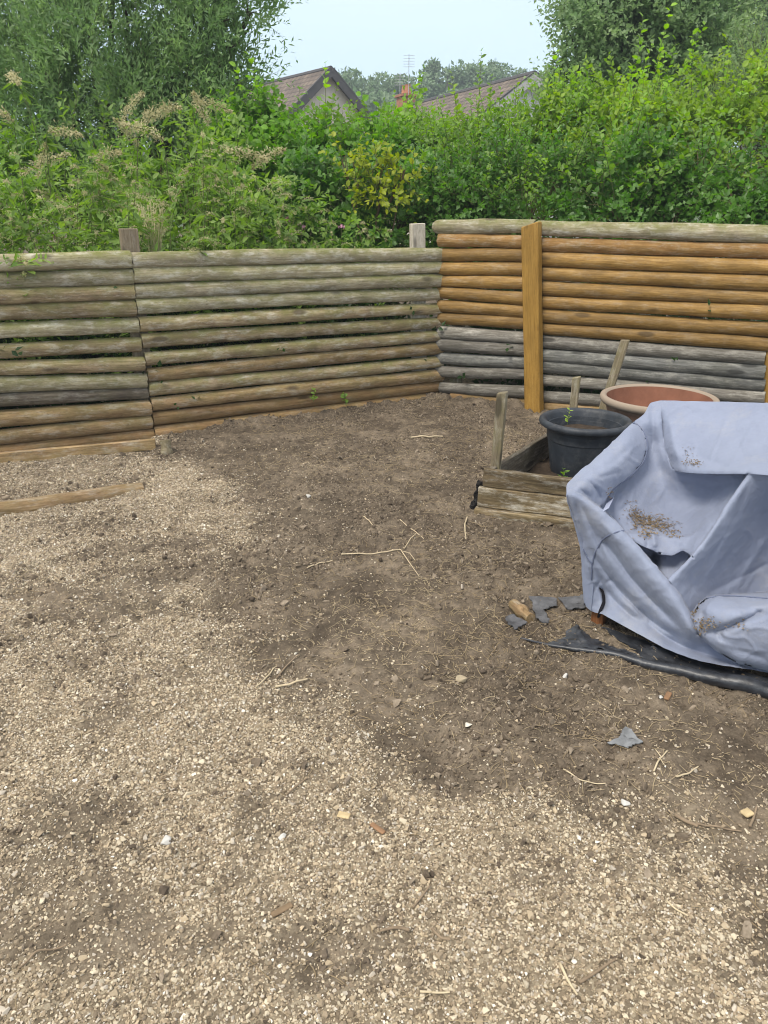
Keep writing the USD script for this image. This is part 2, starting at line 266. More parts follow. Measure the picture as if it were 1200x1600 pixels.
usdkit.material(stage, look('earth'), {
    'g': ('geometry', {}), 'a': ('attribute', {'attribute': 'gravel'}),
    'n1': ('noise_texture', {'scale': 2.9, 'detail': 8, 'roughness': 0.7}), 'n2': ('noise_texture', {'scale': 21, 'detail': 6, 'roughness': 0.7}), 'n3': ('noise_texture', {'scale': 150, 'detail': 4, 'roughness': 0.65}),
    'r1': ('rgb_ramp', {'ramp': [(0.30, (0.066, 0.051, 0.037)), (0.48, (0.132, 0.104, 0.075)), (0.66, (0.25, 0.20, 0.145))]}),
    'r2': ('rgb_ramp', {'ramp': [(0.30, (0.42, 0.42, 0.42)), (0.55, (0.95, 0.95, 0.95)), (0.75, (1.35, 1.33, 1.28))]}),
    'm': ('mix_color', {'blend_type': 'multiply', 'fac': 0.85, 'use_clamp': False}),
    'r3': ('rgb_ramp', {'ramp': [(0.3, (0.6, 0.6, 0.6)), (0.6, (1.05, 1.05, 1.05)), (0.72, (1.6, 1.56, 1.45))]}),
    'm3': ('mix_color', {'blend_type': 'multiply', 'fac': 0.8, 'use_clamp': False}),
    'v': ('voronoi_texture', {'scale': 105.0}), 'gr': ('rgb_ramp', {'ramp': [(0.0, (0.12, 0.095, 0.065)), (0.5, (0.20, 0.16, 0.11)), (1.0, (0.32, 0.27, 0.19))]}),
    'sep': ('separate_color', {}),
    'mg': ('mix_color', {}), 'h': ('mix_float', {'fac': 0.4}),
    'bp': ('bump', {'strength': 0.8, 'distance': 0.012}), 'p': ('principled_bsdf', {'roughness': 0.95, 'specular_ior_level': 0.12})},
    [('g.position', f'{n}.vector') for n in ('n1', 'n2', 'n3', 'v')] + [('n1.fac', 'r1.fac'), ('n2.fac', 'r2.fac'), ('r1.color', 'm.a'), ('r2.color', 'm.b'), ('n3.fac', 'r3.fac'), ('m.result', 'm3.a'), ('r3.color', 'm3.b'),
     ('v.color', 'sep.color'), ('sep.r', 'gr.fac'), ('a.fac', 'mg.fac'), ('m3.result', 'mg.a'), ('gr.color', 'mg.b'), ('mg.result', 'p.base_color'),
     ('n2.fac', 'h.a'), ('n3.fac', 'h.b'), ('h.result', 'bp.height'), ('bp.normal', 'p.normal')], surface='p.BSDF')
V = np.stack([flatx, flaty, GZ], -1)
gm = UsdGeom.Mesh.Define(stage, '/World/ground')
gm.CreatePointsAttr(Vt.Vec3fArray.FromNumpy(V.astype(np.float32))); gm.CreateFaceVertexCountsAttr(Vt.IntArray.FromNumpy(np.full(len(quads), 4, np.int32)))
gm.CreateFaceVertexIndicesAttr(Vt.IntArray.FromNumpy(quads.astype(np.int32).ravel())); gm.CreateSubdivisionSchemeAttr('none')
_, _, nn = meshkit.arrays((V, quads), True)
gm.CreateNormalsAttr(Vt.Vec3fArray.FromNumpy(nn.astype(np.float32))); gm.SetNormalsInterpolation('vertex')
UsdGeom.PrimvarsAPI(gm).CreatePrimvar('gravel', Sdf.ValueTypeNames.FloatArray, 'vertex').Set(Vt.FloatArray.FromNumpy(GM.astype(np.float32)))
UsdShade.MaterialBindingAPI.Apply(gm.GetPrim()).Bind(UsdShade.Material.Get(stage, look('earth')))
meta(gm.GetPrim(), 'bare brown earth of the yard with trodden gravel', 'ground', kind='structure')
from scipy.interpolate import RegularGridInterpolator
_hz = RegularGridInterpolator((gy, gx), GZ.reshape(ni, nj)); _hg = RegularGridInterpolator((gy, gx), GM.reshape(ni, nj))
def gz(x, y): return _hz(np.stack([np.asarray(y, float), np.asarray(x, float)], -1))
def gg(x, y): return _hg(np.stack([np.asarray(y, float), np.asarray(x, float)], -1))
def on(px, py, dz=0.0):
    p = gnd(px, py); p[2] = float(gz(p[0], p[1])) + dz; return p

def pebble(seed, n=1, flat=0.7):
    r = np.random.default_rng(seed); pts = r.normal(size=(11, 3)); pts = unit(pts) * r.uniform(.72, 1.0, (11, 1)) * [1, r.uniform(.7, .95), flat * r.uniform(.7, 1)]
    return trimesh.convex.convex_hull(pts)
def sampled(n, x0, x1, y0, y1, margin=60, below=1680):
    """Random points of the ground that lie in front of the camera (with a margin beside the frame)."""
    p = np.stack([rng.uniform(x0, x1, n), rng.uniform(y0, y1, n)], -1)
    s, f = proj(np.column_stack([p, np.zeros(n)])); k = (f > .2) & (s[:, 0] > -margin - 60) & (s[:, 0] < 1260 + margin * 5) & (s[:, 1] < below)
    return p[k]
def side_of_fence(p):
    """True in front of both fences."""
    def front(a, b, q): return (b[0] - a[0]) * (q[:, 1] - a[1]) - (b[1] - a[1]) * (q[:, 0] - a[0]) < -0.03
    return front(fenceA, fenceB, p) & front(fenceB, fenceC, p)
peb_cols = [((0.52, 0.445, 0.325), 'pebble_cream'), ((0.39, 0.312, 0.21), 'pebble_tan'), ((0.28, 0.22, 0.148), 'pebble_brown'), ((0.44, 0.385, 0.31), 'pebble_grey'), ((0.68, 0.63, 0.54), 'pebble_white'), ((0.185, 0.143, 0.097), 'pebble_dark')]
for c, n in peb_cols:
    usdkit.material(stage, look(n), {'oi': ('object_info', {}), 'tc': ('texture_coordinate', {}), 'n': ('noise_texture', {'scale': 2.2, 'detail': 3}), 'm': ('math', {'math_type': 'multiply_add', 'value2': 0.6}), 'm2': ('math', {'math_type': 'multiply', 'value2': 0.4}),
        'r': ('rgb_ramp', {'ramp': [(0.0, [x * .68 for x in c]), (0.5, c), (1.0, [min(.85, x * 1.3) for x in c])]}), 'p': ('principled_bsdf', {'roughness': 0.85, 'specular_ior_level': 0.25})},
        [('oi.random', 'm.value1'), ('tc.object', 'n.vector'), ('n.fac', 'm2.value1'), ('m2.value', 'm.value3'), ('m.value', 'r.fac'), ('r.color', 'p.base_color')], surface='p.BSDF')
protos = [('pebble', pebble(i), peb_cols[i % 6][1]) for i in range(18)]
P = sampled(1050000, -3.2, 2.6, 0.8, 5.3)
P = P[side_of_fence(P)]
dens = gg(P[:, 0], P[:, 1]); s_, _ = proj(np.column_stack([P, np.zeros(len(P))]))
keep = rng.random(len(P)) < dens * 0.95 + 0.009
P = P[keep]; n = len(P)
kind = rng.choice(6, n, p=[.24, .30, .22, .12, .035, .085]); which = kind + 6 * rng.integers(0, 3, n)
size = np.exp(rng.normal(math.log(0.0038), 0.40, n)).clip(0.0019, 0.015)
pos = np.column_stack([P, gz(P[:, 0], P[:, 1]) + size * rng.uniform(-0.15, 0.55, n)])
quat = np.column_stack([np.ones(n), rng.normal(0, .25, n), rng.normal(0, .25, n), rng.normal(0, 2, n)])
instancer('gravel', protos, pos, which, np.repeat(size[:, None], 3, 1), quat, 'loose beige and white gravel strewn over the yard', 'gravel')
print('gravel', n)
# crumbs of earth
for c, n_ in (((0.14, 0.11, 0.08), 'crumb_brown'), ((0.235, 0.19, 0.14), 'crumb_dry'), ((0.09, 0.07, 0.052), 'crumb_dark')):
    plain(n_, c, 0.95, 0.1, 0.3, 2.0)
protos = [('crumb', pebble(100 + i, flat=.8), ('crumb_brown', 'crumb_dry', 'crumb_dark', 'crumb_brown', 'crumb_dry', 'crumb_brown')[i]) for i in range(6)]
P = sampled(420000, -3.0, 3.2, 0.9, 6.6); P = P[side_of_fence(P)]
rough = meshkit.fbm(np.column_stack([P, np.zeros(len(P))]) * 3.1 + 9, 4, 31)
P = P[rng.random(len(P)) < (1 - 0.8 * gg(P[:, 0], P[:, 1])) * np.clip((rough - 0.36) * 4.5, 0.16, 1)]; n = len(P)
size = np.exp(rng.normal(math.log(0.0038), 0.6, n)).clip(0.0014, 0.024)
pos = np.column_stack([P, gz(P[:, 0], P[:, 1]) + size * rng.uniform(-0.2, 0.5, n)])
instancer('soil_crumbs', protos, pos, rng.integers(0, 6, n), size[:, None] * rng.uniform(.6, 1.4, (n, 3)), np.column_stack([np.ones(n), rng.normal(size=(n, 3))]), 'crumbs and small clods of brown earth', 'soil')
print('crumbs', n)
# straw, stalks and splinters
def strips(pos, ang, length, width, curl, lift, nseg=3):
    t = np.linspace(-.5, .5, nseg + 1); n = len(pos)
    d = np.stack([np.cos(ang), np.sin(ang), np.zeros(n)], -1); s = np.stack([-np.sin(ang), np.cos(ang), np.zeros(n)], -1)
    c = pos[:, None] + d[:, None] * (length[:, None] * t)[..., None] + s[:, None] * (curl[:, None] * length[:, None] * (t ** 2 * 4 - .3))[..., None]
    c[..., 2] = gz(c[..., 0].ravel(), c[..., 1].ravel()).reshape(c.shape[:2]) * .7 + pos[:, None, 2] * .3 + lift[:, None] * (0.5 + t)[None] + .002
    w = (width[:, None] * (1 - .35 * np.abs(t) * 2)[None])[..., None]
    a, b, top = c - s[:, None] * w, c + s[:, None] * w, c + np.array([0, 0, 1.0]) * w * .9
    v = np.stack([a, top, b], 2).reshape(n, -1, 3); k = (nseg + 1) * 3
    f = []
    for i in range(nseg):
        o = i * 3; f += [(o, o + 3, o + 4), (o, o + 4, o + 1), (o + 1, o + 4, o + 5), (o + 1, o + 5, o + 2)]
    f = np.array(f)[None] + (np.arange(n) * k)[:, None, None]
    return v.reshape(-1, 3), f.reshape(-1, 3)
leafmat('straw', (0.24, 0.18, 0.105), (0.40, 0.325, 0.205), (0.60, 0.53, 0.38), trans=0, rough=0.8, spec=0.2)
P = sampled(150000, -3.0, 3.2, 0.95, 6.6); P = P[side_of_fence(P)]
cl = meshkit.fbm(np.column_stack([P, np.zeros(len(P))]) * 2.3 + 2, 3, 41)
hot = np.zeros(len(P))
for a, b, r in [(830, 850, .28), (1010, 1060, .3), (1120, 1080, .25), (880, 860, .25), (860, 1010, .22), (790, 690, .25), (720, 900, .35), (1050, 1170, .4), (770, 1000, .35), (620, 980, .4)]:
    c = gnd(a, b); hot = np.maximum(hot, np.clip(1.2 - np.hypot(P[:, 0] - c[0], P[:, 1] - c[1]) / r, 0, 1))
P = P[rng.random(len(P)) < np.where(gg(P[:, 0], P[:, 1]) > .5, 0.045, 0.035 + np.clip((cl - .42) * 1.3, 0, .30) + 0.30 * hot)]; n = len(P)
print('straw', n)
L = np.exp(rng.normal(math.log(0.024), .65, n)).clip(.006, .16)
obj('straw_litter', strips(np.column_stack([P, gz(P[:, 0], P[:, 1]) + 0.002]), rng.uniform(0, 6.28, n), L, rng.uniform(.0006, .0016, n), rng.normal(0, .06, n), rng.normal(0, .006, n)), 'straw', label='dry straw and stalk litter on the bare earth', cat='straw', kind='stuff')

# ---------------------------------------------------------------- fences
def rail(p0, p1, dia, out, mat, parent, seed, label=None, round_left=False):
    """Half-round rail from p0 to p1 (centres); 'out' points from its flat back to its rounded front."""
    r = np.random.default_rng(seed); p0, p1 = np.array(p0, float), np.array(p1, float)
    x = unit(p1 - p0); y = unit(np.array([*out, 0.0]) - x * (x @ np.array([*out, 0.0]))); z = np.cross(x, y)
    ln = np.linalg.norm(p1 - p0); ns = max(6, int(ln / 0.12)); t = np.linspace(0, 1, ns)
    a = np.linspace(-0.5, 0.5, 11) * np.pi * 1.12; R = dia / 2
    prof = np.stack([np.cos(a) * R * 0.92, np.sin(a) * R], -1); prof = np.vstack([prof, [[-.012, R * .8], [-.012, -R * .8]]]); prof[:, 0] -= 0.0
    wob = 1 + 0.035 * np.sin(t * 9 + r.uniform(0, 6)) + 0.02 * np.sin(t * 23 + r.uniform(0, 6)) + np.linspace(-1, 1, ns) * r.normal(0, .04)
    sag = np.stack([0.004 * np.sin(t * 3.1 + r.uniform(0, 6)), r.normal(0, .0012, ns) + .005 * np.sin(t * 4 + r.uniform(0, 6))], -1)
    k = len(prof); bump = 1 + 0.012 * r.normal(size=(ns, k))
    v = np.zeros((ns, k, 3)); v[..., 0] = (t * ln)[:, None]
    v[..., 1] = prof[None, :, 0] * wob[:, None] * bump + sag[:, :1]; v[..., 2] = prof[None, :, 1] * wob[:, None] * bump + sag[:, 1:]
    # chamfered ends
    for e, sgn in ((0, 1), (-1, -1)):
        v[e, :, 1:] *= 0.55 if (round_left and e == 0) else .96
        v[e, :, 0] += r.normal(0, .002, k)
    vs = np.insert(v, 1, v[0] * .0 + v[1] * 0.06 + v[0] * 0.94, 0) if False else v
    if round_left:
        e = v[0].copy(); e[:, 1:] = v[1, :, 1:] * .9; e[:, 0] = 0.03; vs = np.insert(vs, 1, e, 0)
        e = v[1].copy(); e[:, 0] = .07; vs = np.insert(vs, 2, e, 0)
    else:
        e = v[1].copy(); e[:, 0] = .012; vs = np.insert(vs, 1, e, 0)
    e = v[-2].copy(); e[:, 0] = ln - .012; vs = np.insert(vs, len(vs) - 1, e, 0)
    m = len(vs); V = vs.reshape(-1, 3); f = []
    i = np.arange(m - 1)[:, None] * k + np.arange(k)[None]; j = np.arange(m - 1)[:, None] * k + (np.arange(k)[None] + 1) % k
    f = np.concatenate([np.stack([i, i + k, j + k], -1).reshape(-1, 3), np.stack([i, j + k, j], -1).reshape(-1, 3)])
    c0, c1 = len(V), len(V) + 1; V = np.vstack([V, vs[0].mean(0), vs[-1].mean(0)]); s = np.arange(k)
    f = np.vstack([f, np.stack([np.full(k, c0), s, (s + 1) % k], -1), np.stack([np.full(k, c1), (m - 1) * k + (s + 1) % k, (m - 1) * k + s], -1)])
    M = frame(x, y, z, p0)
    mesh = trimesh.Trimesh(V, f, process=False)
    return obj('rail', mesh, mat, parent, smooth=40, label=label, xf=M)
def on_plane(px, py, a, b, off=0.0):
    nrm = unit(np.array([b[1] - a[1], -(b[0] - a[0])])); a = a + nrm * off
    d = ray(px, py); t = (nrm @ a) / (nrm @ d[:2]); return np.array([0, 0, EYE]) + t * d
dl = unit(fenceB - fenceA); outL = np.array([dl[1], -dl[0]]); dr = unit(fenceC - fenceB); outR = np.array([dr[1], -dr[0]])
lf = thing('log_fence', 'weathered greenish half-round log fence along the left and back', 'fence')
AL = lambda x, y: on_plane(x, y, fenceA, fenceB)
yl = [410, 437, 462, 487, 517, 547, 575, 602, 625, 655, 682, 705]
yj = [406, 432, 455, 482, 509, 538, 567, 594, 615, 638, 659, 680]
xj = [204, 207, 209, 211, 216, 220, 225, 229, 231, 235, 237, 240]
yr = [407, 430, 455, 478, 506, 533, 562, 587, 608, 632, 655, 677]
yc = [397, 417, 438, 459, 482, 503, 523, 543, 564, 585, 602, 619]
mats_l = ['wood_silver_green', 'wood_silver_green', 'wood_olive', 'wood_olive', 'wood_silver_green', 'wood_olive', 'wood_olive', 'wood_silver_green', 'wood_dark', 'wood_tan', 'wood_tan', 'wood_honey']
mats_r = ['wood_silver_green', 'wood_silver_green', 'wood_silver_green', 'wood_silver_green', 'wood_olive', 'wood_olive', 'wood_olive', 'wood_tan', 'wood_olive', 'wood_tan', 'wood_honey', 'wood_honey']
for i in range(12):
    a, b = AL(0, yl[i]), AL(xj[i], yj[i]); s = (b - a) / np.linalg.norm(b - a)
    rail(a - s * 0.9, b - s * .002, (0.108, .108, .106, .104, .098, .097, .095, .104, .090, .110, .102, .106)[i], outL, mats_l[i], lf, 50 + i, label='dark split rail' if i == 8 else None)
    a, b = AL(xj[i] + .4, yr[i]), AL(690, yc[i])
    rail(a + s * .001, b, (0.108, .106, .103, .101, .097, .096, .098, .104, .102, .106, .102, .106)[i], outL, mats_r[i], lf, 80 + i)
p0, p1 = gnd(0, 716, 0.03), gnd(243, 694, 0.03)
def board(p0, p1, h, th, mat, parent, name='plank', up=(0, 0, 1), bevel=.004, label=None, cat=None, wob=0.0, seed=0):
    p0, p1 = np.array(p0, float), np.array(p1, float); x = unit(p1 - p0); z = unit(np.array(up, float) - x * (x @ np.array(up, float))); y = np.cross(z, x)
    ln = np.linalg.norm(p1 - p0); m = box((ln, th, h), (ln / 2, 0, 0), bevel)
    if wob:
        for _ in range(4): m = m.subdivide() if len(m.faces) < 3000 else m
        m.vertices += (meshkit.fbm(m.vertices * [6, 30, 30] + seed, 3, seed)[:, None] - .5) * wob * [0.4, 1, 1]
    return obj(name, m, mat, parent, smooth=30, label=label, cat=cat, xf=frame(x, y, z, p0))
s = unit(p1 - p0)
board(p0 - s * .9 - np.array([*outL, 0]) * .0, p1, 0.075, 0.03, 'wood_tan', lf, 'gravel_board', wob=.006, seed=3)
# flat posts behind the rails
def post(parent, base, top, w, th, mat, xdir, name='post', label=None, bevel=.004, cut=0.0):
    base, top = np.array(base, float), np.array(top, float); z = unit(top - base); x = np.array([*xdir, 0.0]); x = unit(x - z * (x @ z)); y = np.cross(z, x)
    h = np.linalg.norm(top - base); m = box((w, th, h), (0, 0, h / 2), bevel)
    m = m.subdivide().subdivide().subdivide(); m.vertices += (meshkit.fbm(m.vertices * [30, 30, 5] + h, 3, 5)[:, None] - .5) * [.006, .006, 0]
    if cut: m.vertices[:, 2] += np.where(m.vertices[:, 2] > h - .02, m.vertices[:, 0] / w * cut, 0)
    return obj(name, m, mat, parent, smooth=30, label=label, xf=frame(x, y, z, base))
off = -0.052
t1 = on_plane(200, 357, fenceA, fenceB, off); b1 = on_plane(236, 690, fenceA, fenceB, off)
post(lf, b1 + (b1 - t1) * .1, t1, 0.115, 0.05, 'wood_post', dl)
t2 = on_plane(652, 349, fenceA, fenceB, off); b2 = on_plane(655, 600, fenceA, fenceB, off)
post(lf, b2 + (b2 - t2) * .2, t2, 0.125, 0.05, 'wood_stake_pale', dl, label='pale grey post top')
a = fenceA - dl * .75
post(lf, [*(a - outL * .052), -.1], [*(a - outL * .052), 1.4], .115, .05, 'wood_stake', dl)
rf = thing('stained_log_fence', 'higher log fence stained orange above and grey below, right of the corner', 'fence')
AR = lambda x, y, o=0.0: on_plane(x, y, fenceB, fenceC, o)
zl = [75, 122, 172, 218, 265, 306, 352, 395, 442, 485, 532, 577, 634, 668]      # left ends (crop of the photograph, 2.222 x)
zm = [78, 130, 177, 226, 274, 326, 370, 412, 462, 505, 548, 590, 650, 690]
zn = [84, 138, 187, 238, 286, 335, 382, 431, 475, 520, 560, 606, 662, 700]
zr = [101, 157, 213, 270, 323, 374, 431, 482, 530, 582, 625, 668, 715, 750]
mr = ['wood_silver_green', 'wood_orange_worn', 'wood_orange', 'wood_orange', 'wood_orange', 'wood_orange', 'wood_orange', 'wood_orange', 'wood_grey', 'wood_grey', 'wood_grey_blue', 'wood_grey', 'wood_grey', 'wood_honey']
mr2 = ['wood_silver_green', 'wood_orange_worn', 'wood_orange', 'wood_orange', 'wood_orange', 'wood_orange', 'wood_orange', 'wood_orange', 'wood_grey', 'wood_grey_blue', 'wood_grey_blue', 'wood_grey', 'wood_grey', 'wood_honey']
for i in range(14):
    C = lambda x, y: AR(660 + x / 2.2222, 320 + y / 2.2222, .03)
    lx = (38, 58, 62, 52, 55, 50, 56, 57, 56, 55, 46, 50, 62, 100)[i]
    rail(C(lx, zl[i]), C(392, zm[i]), (.112, .108, .104, .104, .102, .102, .102, .1, .104, .102, .1, .098, .1, .085)[i], outR, mr[i], rf, 200 + i, round_left=(i == 0))
    e = C(1190, zr[i]); a = C(394, zn[i]); s = unit(e - a)
    rail(a + s * .004, e + s * (1.6 if i < 8 else 0.0), (.118, .108, .108, .108, .104, .104, .104, .102, .104, .106, .102, .1, .1, .085)[i], outR, mr2[i], rf, 240 + i)
    if i >= 8: rail(e + s * .16, e + s * 1.6, .102, outR, 'wood_grey', rf, 280 + i)
t1 = AR(836, 350, .03) + np.array([*outR, 0]) * .095; b1 = t1.copy(); bb = AR(839, 655, .03) + np.array([*outR, 0]) * .095
zt = t1[2]
xd = unit(np.array([0.86, -0.51]))
post(rf, [bb[0] + .01, bb[1], -.15], [t1[0], t1[1], zt + .0], .132, .09, 'wood_orange_post', xd, label='square orange-stained post in front of the rails', bevel=.006, cut=.03)
e = AR(1199, 560, .0)
post(rf, [e[0] + .05, e[1] - .02, -.15], [e[0] + .05, e[1] - .02, 0.62], .13, .1, 'wood_orange_post', xd)
post(rf, [*(fenceB + dr * 2.0 - outR * .06), -.1], [*(fenceB + dr * 2.0 - outR * .06), 1.3], .1, .05, 'wood_stake', dr)
post(rf, [*(fenceB + dr * .12 - outR * .06), -.1], [*(fenceB + dr * .12 - outR * .06), 1.3], .1, .05, 'wood_stake', dr)

# ---------------------------------------------------------------- vegetation
T4 = (np.array([[0, 0, 0], [.42, .5, .10], [.45, 0, 0], [.42, -.5, .10], [1, 0, -.06]]), np.array([[0, 2, 1], [0, 3, 2], [1, 2, 4], [2, 3, 4]]))
T8 = (np.array([[0, 0, 0], [.3, .44, .10], [.3, 0, 0], [.3, -.44, .10], [.68, .40, .05], [.68, 0, -.03], [.68, -.40, .05], [1, 0, -.14]]),
      np.array([[0, 2, 1], [0, 3, 2], [1, 2, 5], [1, 5, 4], [2, 3, 6], [2, 6, 5], [4, 5, 7], [5, 6, 7]]))
def leaves(pos, d, nrm, L, W, tmpl):
    d = unit(d); s = unit(np.cross(nrm, d)); n = np.cross(d, s); tv, tf = tmpl
    v = pos[:, None] + L[:, None, None] * tv[None, :, :1] * d[:, None] + W[:, None, None] * (tv[None, :, 1:2] * s[:, None] + tv[None, :, 2:] * n[:, None])
    f = tf[None] + (np.arange(len(pos)) * len(tv))[:, None, None]
    return v.reshape(-1, 3), f.reshape(-1, 3)
def rand3(r, shape): return unit(r.normal(size=(*shape, 3)))
def foliage(r, shoots, K, L, W, tmpl, splay=0.9, upn=0.7, droop=0.0, first=.1):
    """Leaves along curved shoots. shoots = (p0, direction, length, sag)."""
    p0, d, ln, sag = shoots; N = len(p0)
    t = np.linspace(first, 1, K)[None] + r.uniform(-.5, .5, (N, K)) / K
    c = p0[:, None] + d[:, None] * (ln[:, None] * t)[..., None]; c[..., 2] -= sag[:, None] * t ** 2
    u = unit(np.cross(d, rand3(r, (N,)))); w = np.cross(d, u); ph = np.arange(K)[None] * 2.4 + r.uniform(0, 6.28, (N, 1))
    side = np.cos(ph)[..., None] * u[:, None] + np.sin(ph)[..., None] * w[:, None]
    ld = side * splay + d[:, None] * .7 + rand3(r, (N, K)) * .35; ld[..., 2] -= droop
    nm = np.array([0, 0, upn]) + rand3(r, (N, K)) * .55 + np.array([0, -.25, 0])
    LL = L * r.uniform(.6, 1.15, (N, K)) * (1 - .35 * t); WW = LL * (W / L) * r.uniform(.8, 1.15, (N, K))
    return leaves(c.reshape(-1, 3), ld.reshape(-1, 3), nm.reshape(-1, 3), LL.ravel(), WW.ravel(), tmpl)
def stems_of(shoots, r0, pick=None, sides=3):
    p0, d, ln, sag = shoots; t = np.linspace(0, 1, 5); mb = MB()
    for i in (range(len(p0)) if pick is None else pick):
        c = p0[i] + d[i] * (ln[i] * t)[:, None]; c[:, 2] -= sag[i] * t ** 2
        mb.add(*tube(c, r0 * (1 - .75 * t), sides, False))
    return mb
def lobe_shoots(r, lobes, per_m2, ln, up=.5, sagk=.15, inner=.35, clump=.34):
    P, D = [], []
    for c, R in lobes:
        R = np.broadcast_to(R, 3); n = int(per_m2 * 4 * np.pi * np.prod(R) ** (2 / 3)); m = max(5, int(9 * R[0] ** 1.2 / .4))
        cd = rand3(r, (m,)); cd[:, 1] = np.where((cd[:, 1] > .3) & (r.random(m) < .7), -cd[:, 1], cd[:, 1])
        cc = cd * R * r.uniform(.45, 1.0, (m, 1)); cr = min(clump * R[0], .26) * r.uniform(.5, 1.25, m)
        k = r.integers(0, m, n); off = r.normal(size=(n, 3)) * .55; off /= np.maximum(1, np.linalg.norm(off, axis=1) / 1.3)[:, None]
        P.append(c + cc[k] + off * cr[k][:, None] * [1, 1, .8]); D.append(unit(cd[k] * .5 + unit(off) * .6 + np.array([0, 0, up]) + rand3(r, (n,)) * .45))
    P, D = np.vstack(P), np.vstack(D); n = len(P); l = ln * r.uniform(.45, 1.35, n)
    return P, D, l, l * sagk * r.uniform(0, 2, n)
def plant(name, label, cat, lobes, mat, L, W, tmpl=T4, per=70, K=10, ln=.35, up=.5, sagk=.15, leaders=(), base=None, limbs=True, trunk_r=.03, seed=0, stem='stem_green', droop=0.0, group=None, big=0, upn=.7, bark='stem_brown', splay=.9, woody='trunk', young=0, young_mat=None, arch=0.0):
    r = np.random.default_rng(1000 + seed)
    lob = [(at(a, b, Y) if True else 0, R) for a, b, Y, R in lobes]
    cc = np.array([c for c, _ in lob]); base = np.array(base if base is not None else [cc[:, 0].mean(), cc[:, 1].mean() + .1, 0.0], float)
    t = thing(name, label, cat, base, group)
    sh = lobe_shoots(r, lob, per, ln, up, sagk)
    sets = [sh]; F = MB()
    F.add(*foliage(r, sh, K, L, W, tmpl, droop=droop, upn=upn, splay=splay))
    S = stems_of(sh, .004 if ln < .6 else .006, r.choice(len(sh[0]), min(len(sh[0]), 700), replace=False))
    bigp = []
    for (x0, y0, x1, y1, Y) in leaders:
        a, b = at(x0, y0, Y), at(x1, y1, Y - r.uniform(0, .1)); d = b - a; l = np.linalg.norm(d); ls = (a[None], unit(d)[None], np.array([l]), np.array([0.0]))
        kk = max(8, int(l / L * 2.6)); v, f = foliage(r, ls, kk, L * 1.15, W * 1.15, T8, splay=1.1, upn=1.0, first=.15)
        bigp.append((v, f)); S.add(*stems_of(ls, .006).get())
    if bigp:
        ct = 0
        for v, f in bigp:
            for q in range(0, len(v), 8):
                if ct < big:
                    obj('leaf', (v[q:q + 8] - base, T8[1]), mat, t); ct += 1
                else: F.add(v[q:q + 8], T8[1])
    if young:
        N = MB()
        for _ in range(young):
            c, R = lob[r.integers(len(lob))]; R = float(np.mean(R)); d0 = rand3(r, (1,))[0]; d0[1] = -abs(d0[1]); d0[2] = abs(d0[2]) * .8 + .25
            a = c + unit(d0) * R * r.uniform(.55, .95); d = unit(np.array([r.normal(0, .28), -.12 + r.normal(0, .15), 1.0 - arch]) + unit(d0) * (.3 + arch)); l = r.uniform(.28, .75) * (1 if R > .25 else .6)
            ls = (a[None], d[None], np.array([l]), np.array([l * (.06 + arch * r.uniform(.4, .9))])); N.add(*foliage(r, ls, max(7, int(l / L * 2.1)), L * 1.1, W * 1.1, T8, splay=1.0, upn=1.0, first=.2)); S.add(*stems_of(ls, .005).get())
        v, f = N.get(); obj('young_leaves', (v - base, f), young_mat or mat, t, kind='stuff')
    v, f = F.get(); obj('foliage', (v - base, f), mat, t, kind='stuff')
    v, f = S.get(); obj('twigs', (v - base, f), stem, t, kind='stuff')
    if limbs:
        mb = MB(); fork = base + np.array([0, 0, min(.9, cc[:, 2].min() * .5)])
        tr = np.array([base + [0, 0, -.1], base + (fork - base) * .5 + [.03, 0, 0], fork]); mb.add(*tube(tr, [trunk_r * 1.2, trunk_r, trunk_r * .9], 8))
        for c, R in lob:
            R = float(np.mean(R)); m = (fork + c) / 2 + rand3(r, (1,))[0] * .12 - [0, 0, .05]
            mb.add(*tube([fork, m, c, c + rand3(r, (1,))[0] * R * .4 + [0, 0, R * .5]], np.array([.7, .5, .3, .1]) * trunk_r, 6))
            for _ in range(4):
                e = c + rand3(r, (1,))[0] * R * .8; mb.add(*tube([m * .4 + c * .6, (c + e) / 2 + [0, 0, .04], e], np.array([.28, .18, .06]) * trunk_r, 4))
        v, f = mb.get(); obj(woody, (v - base, f), bark, t)
    return t

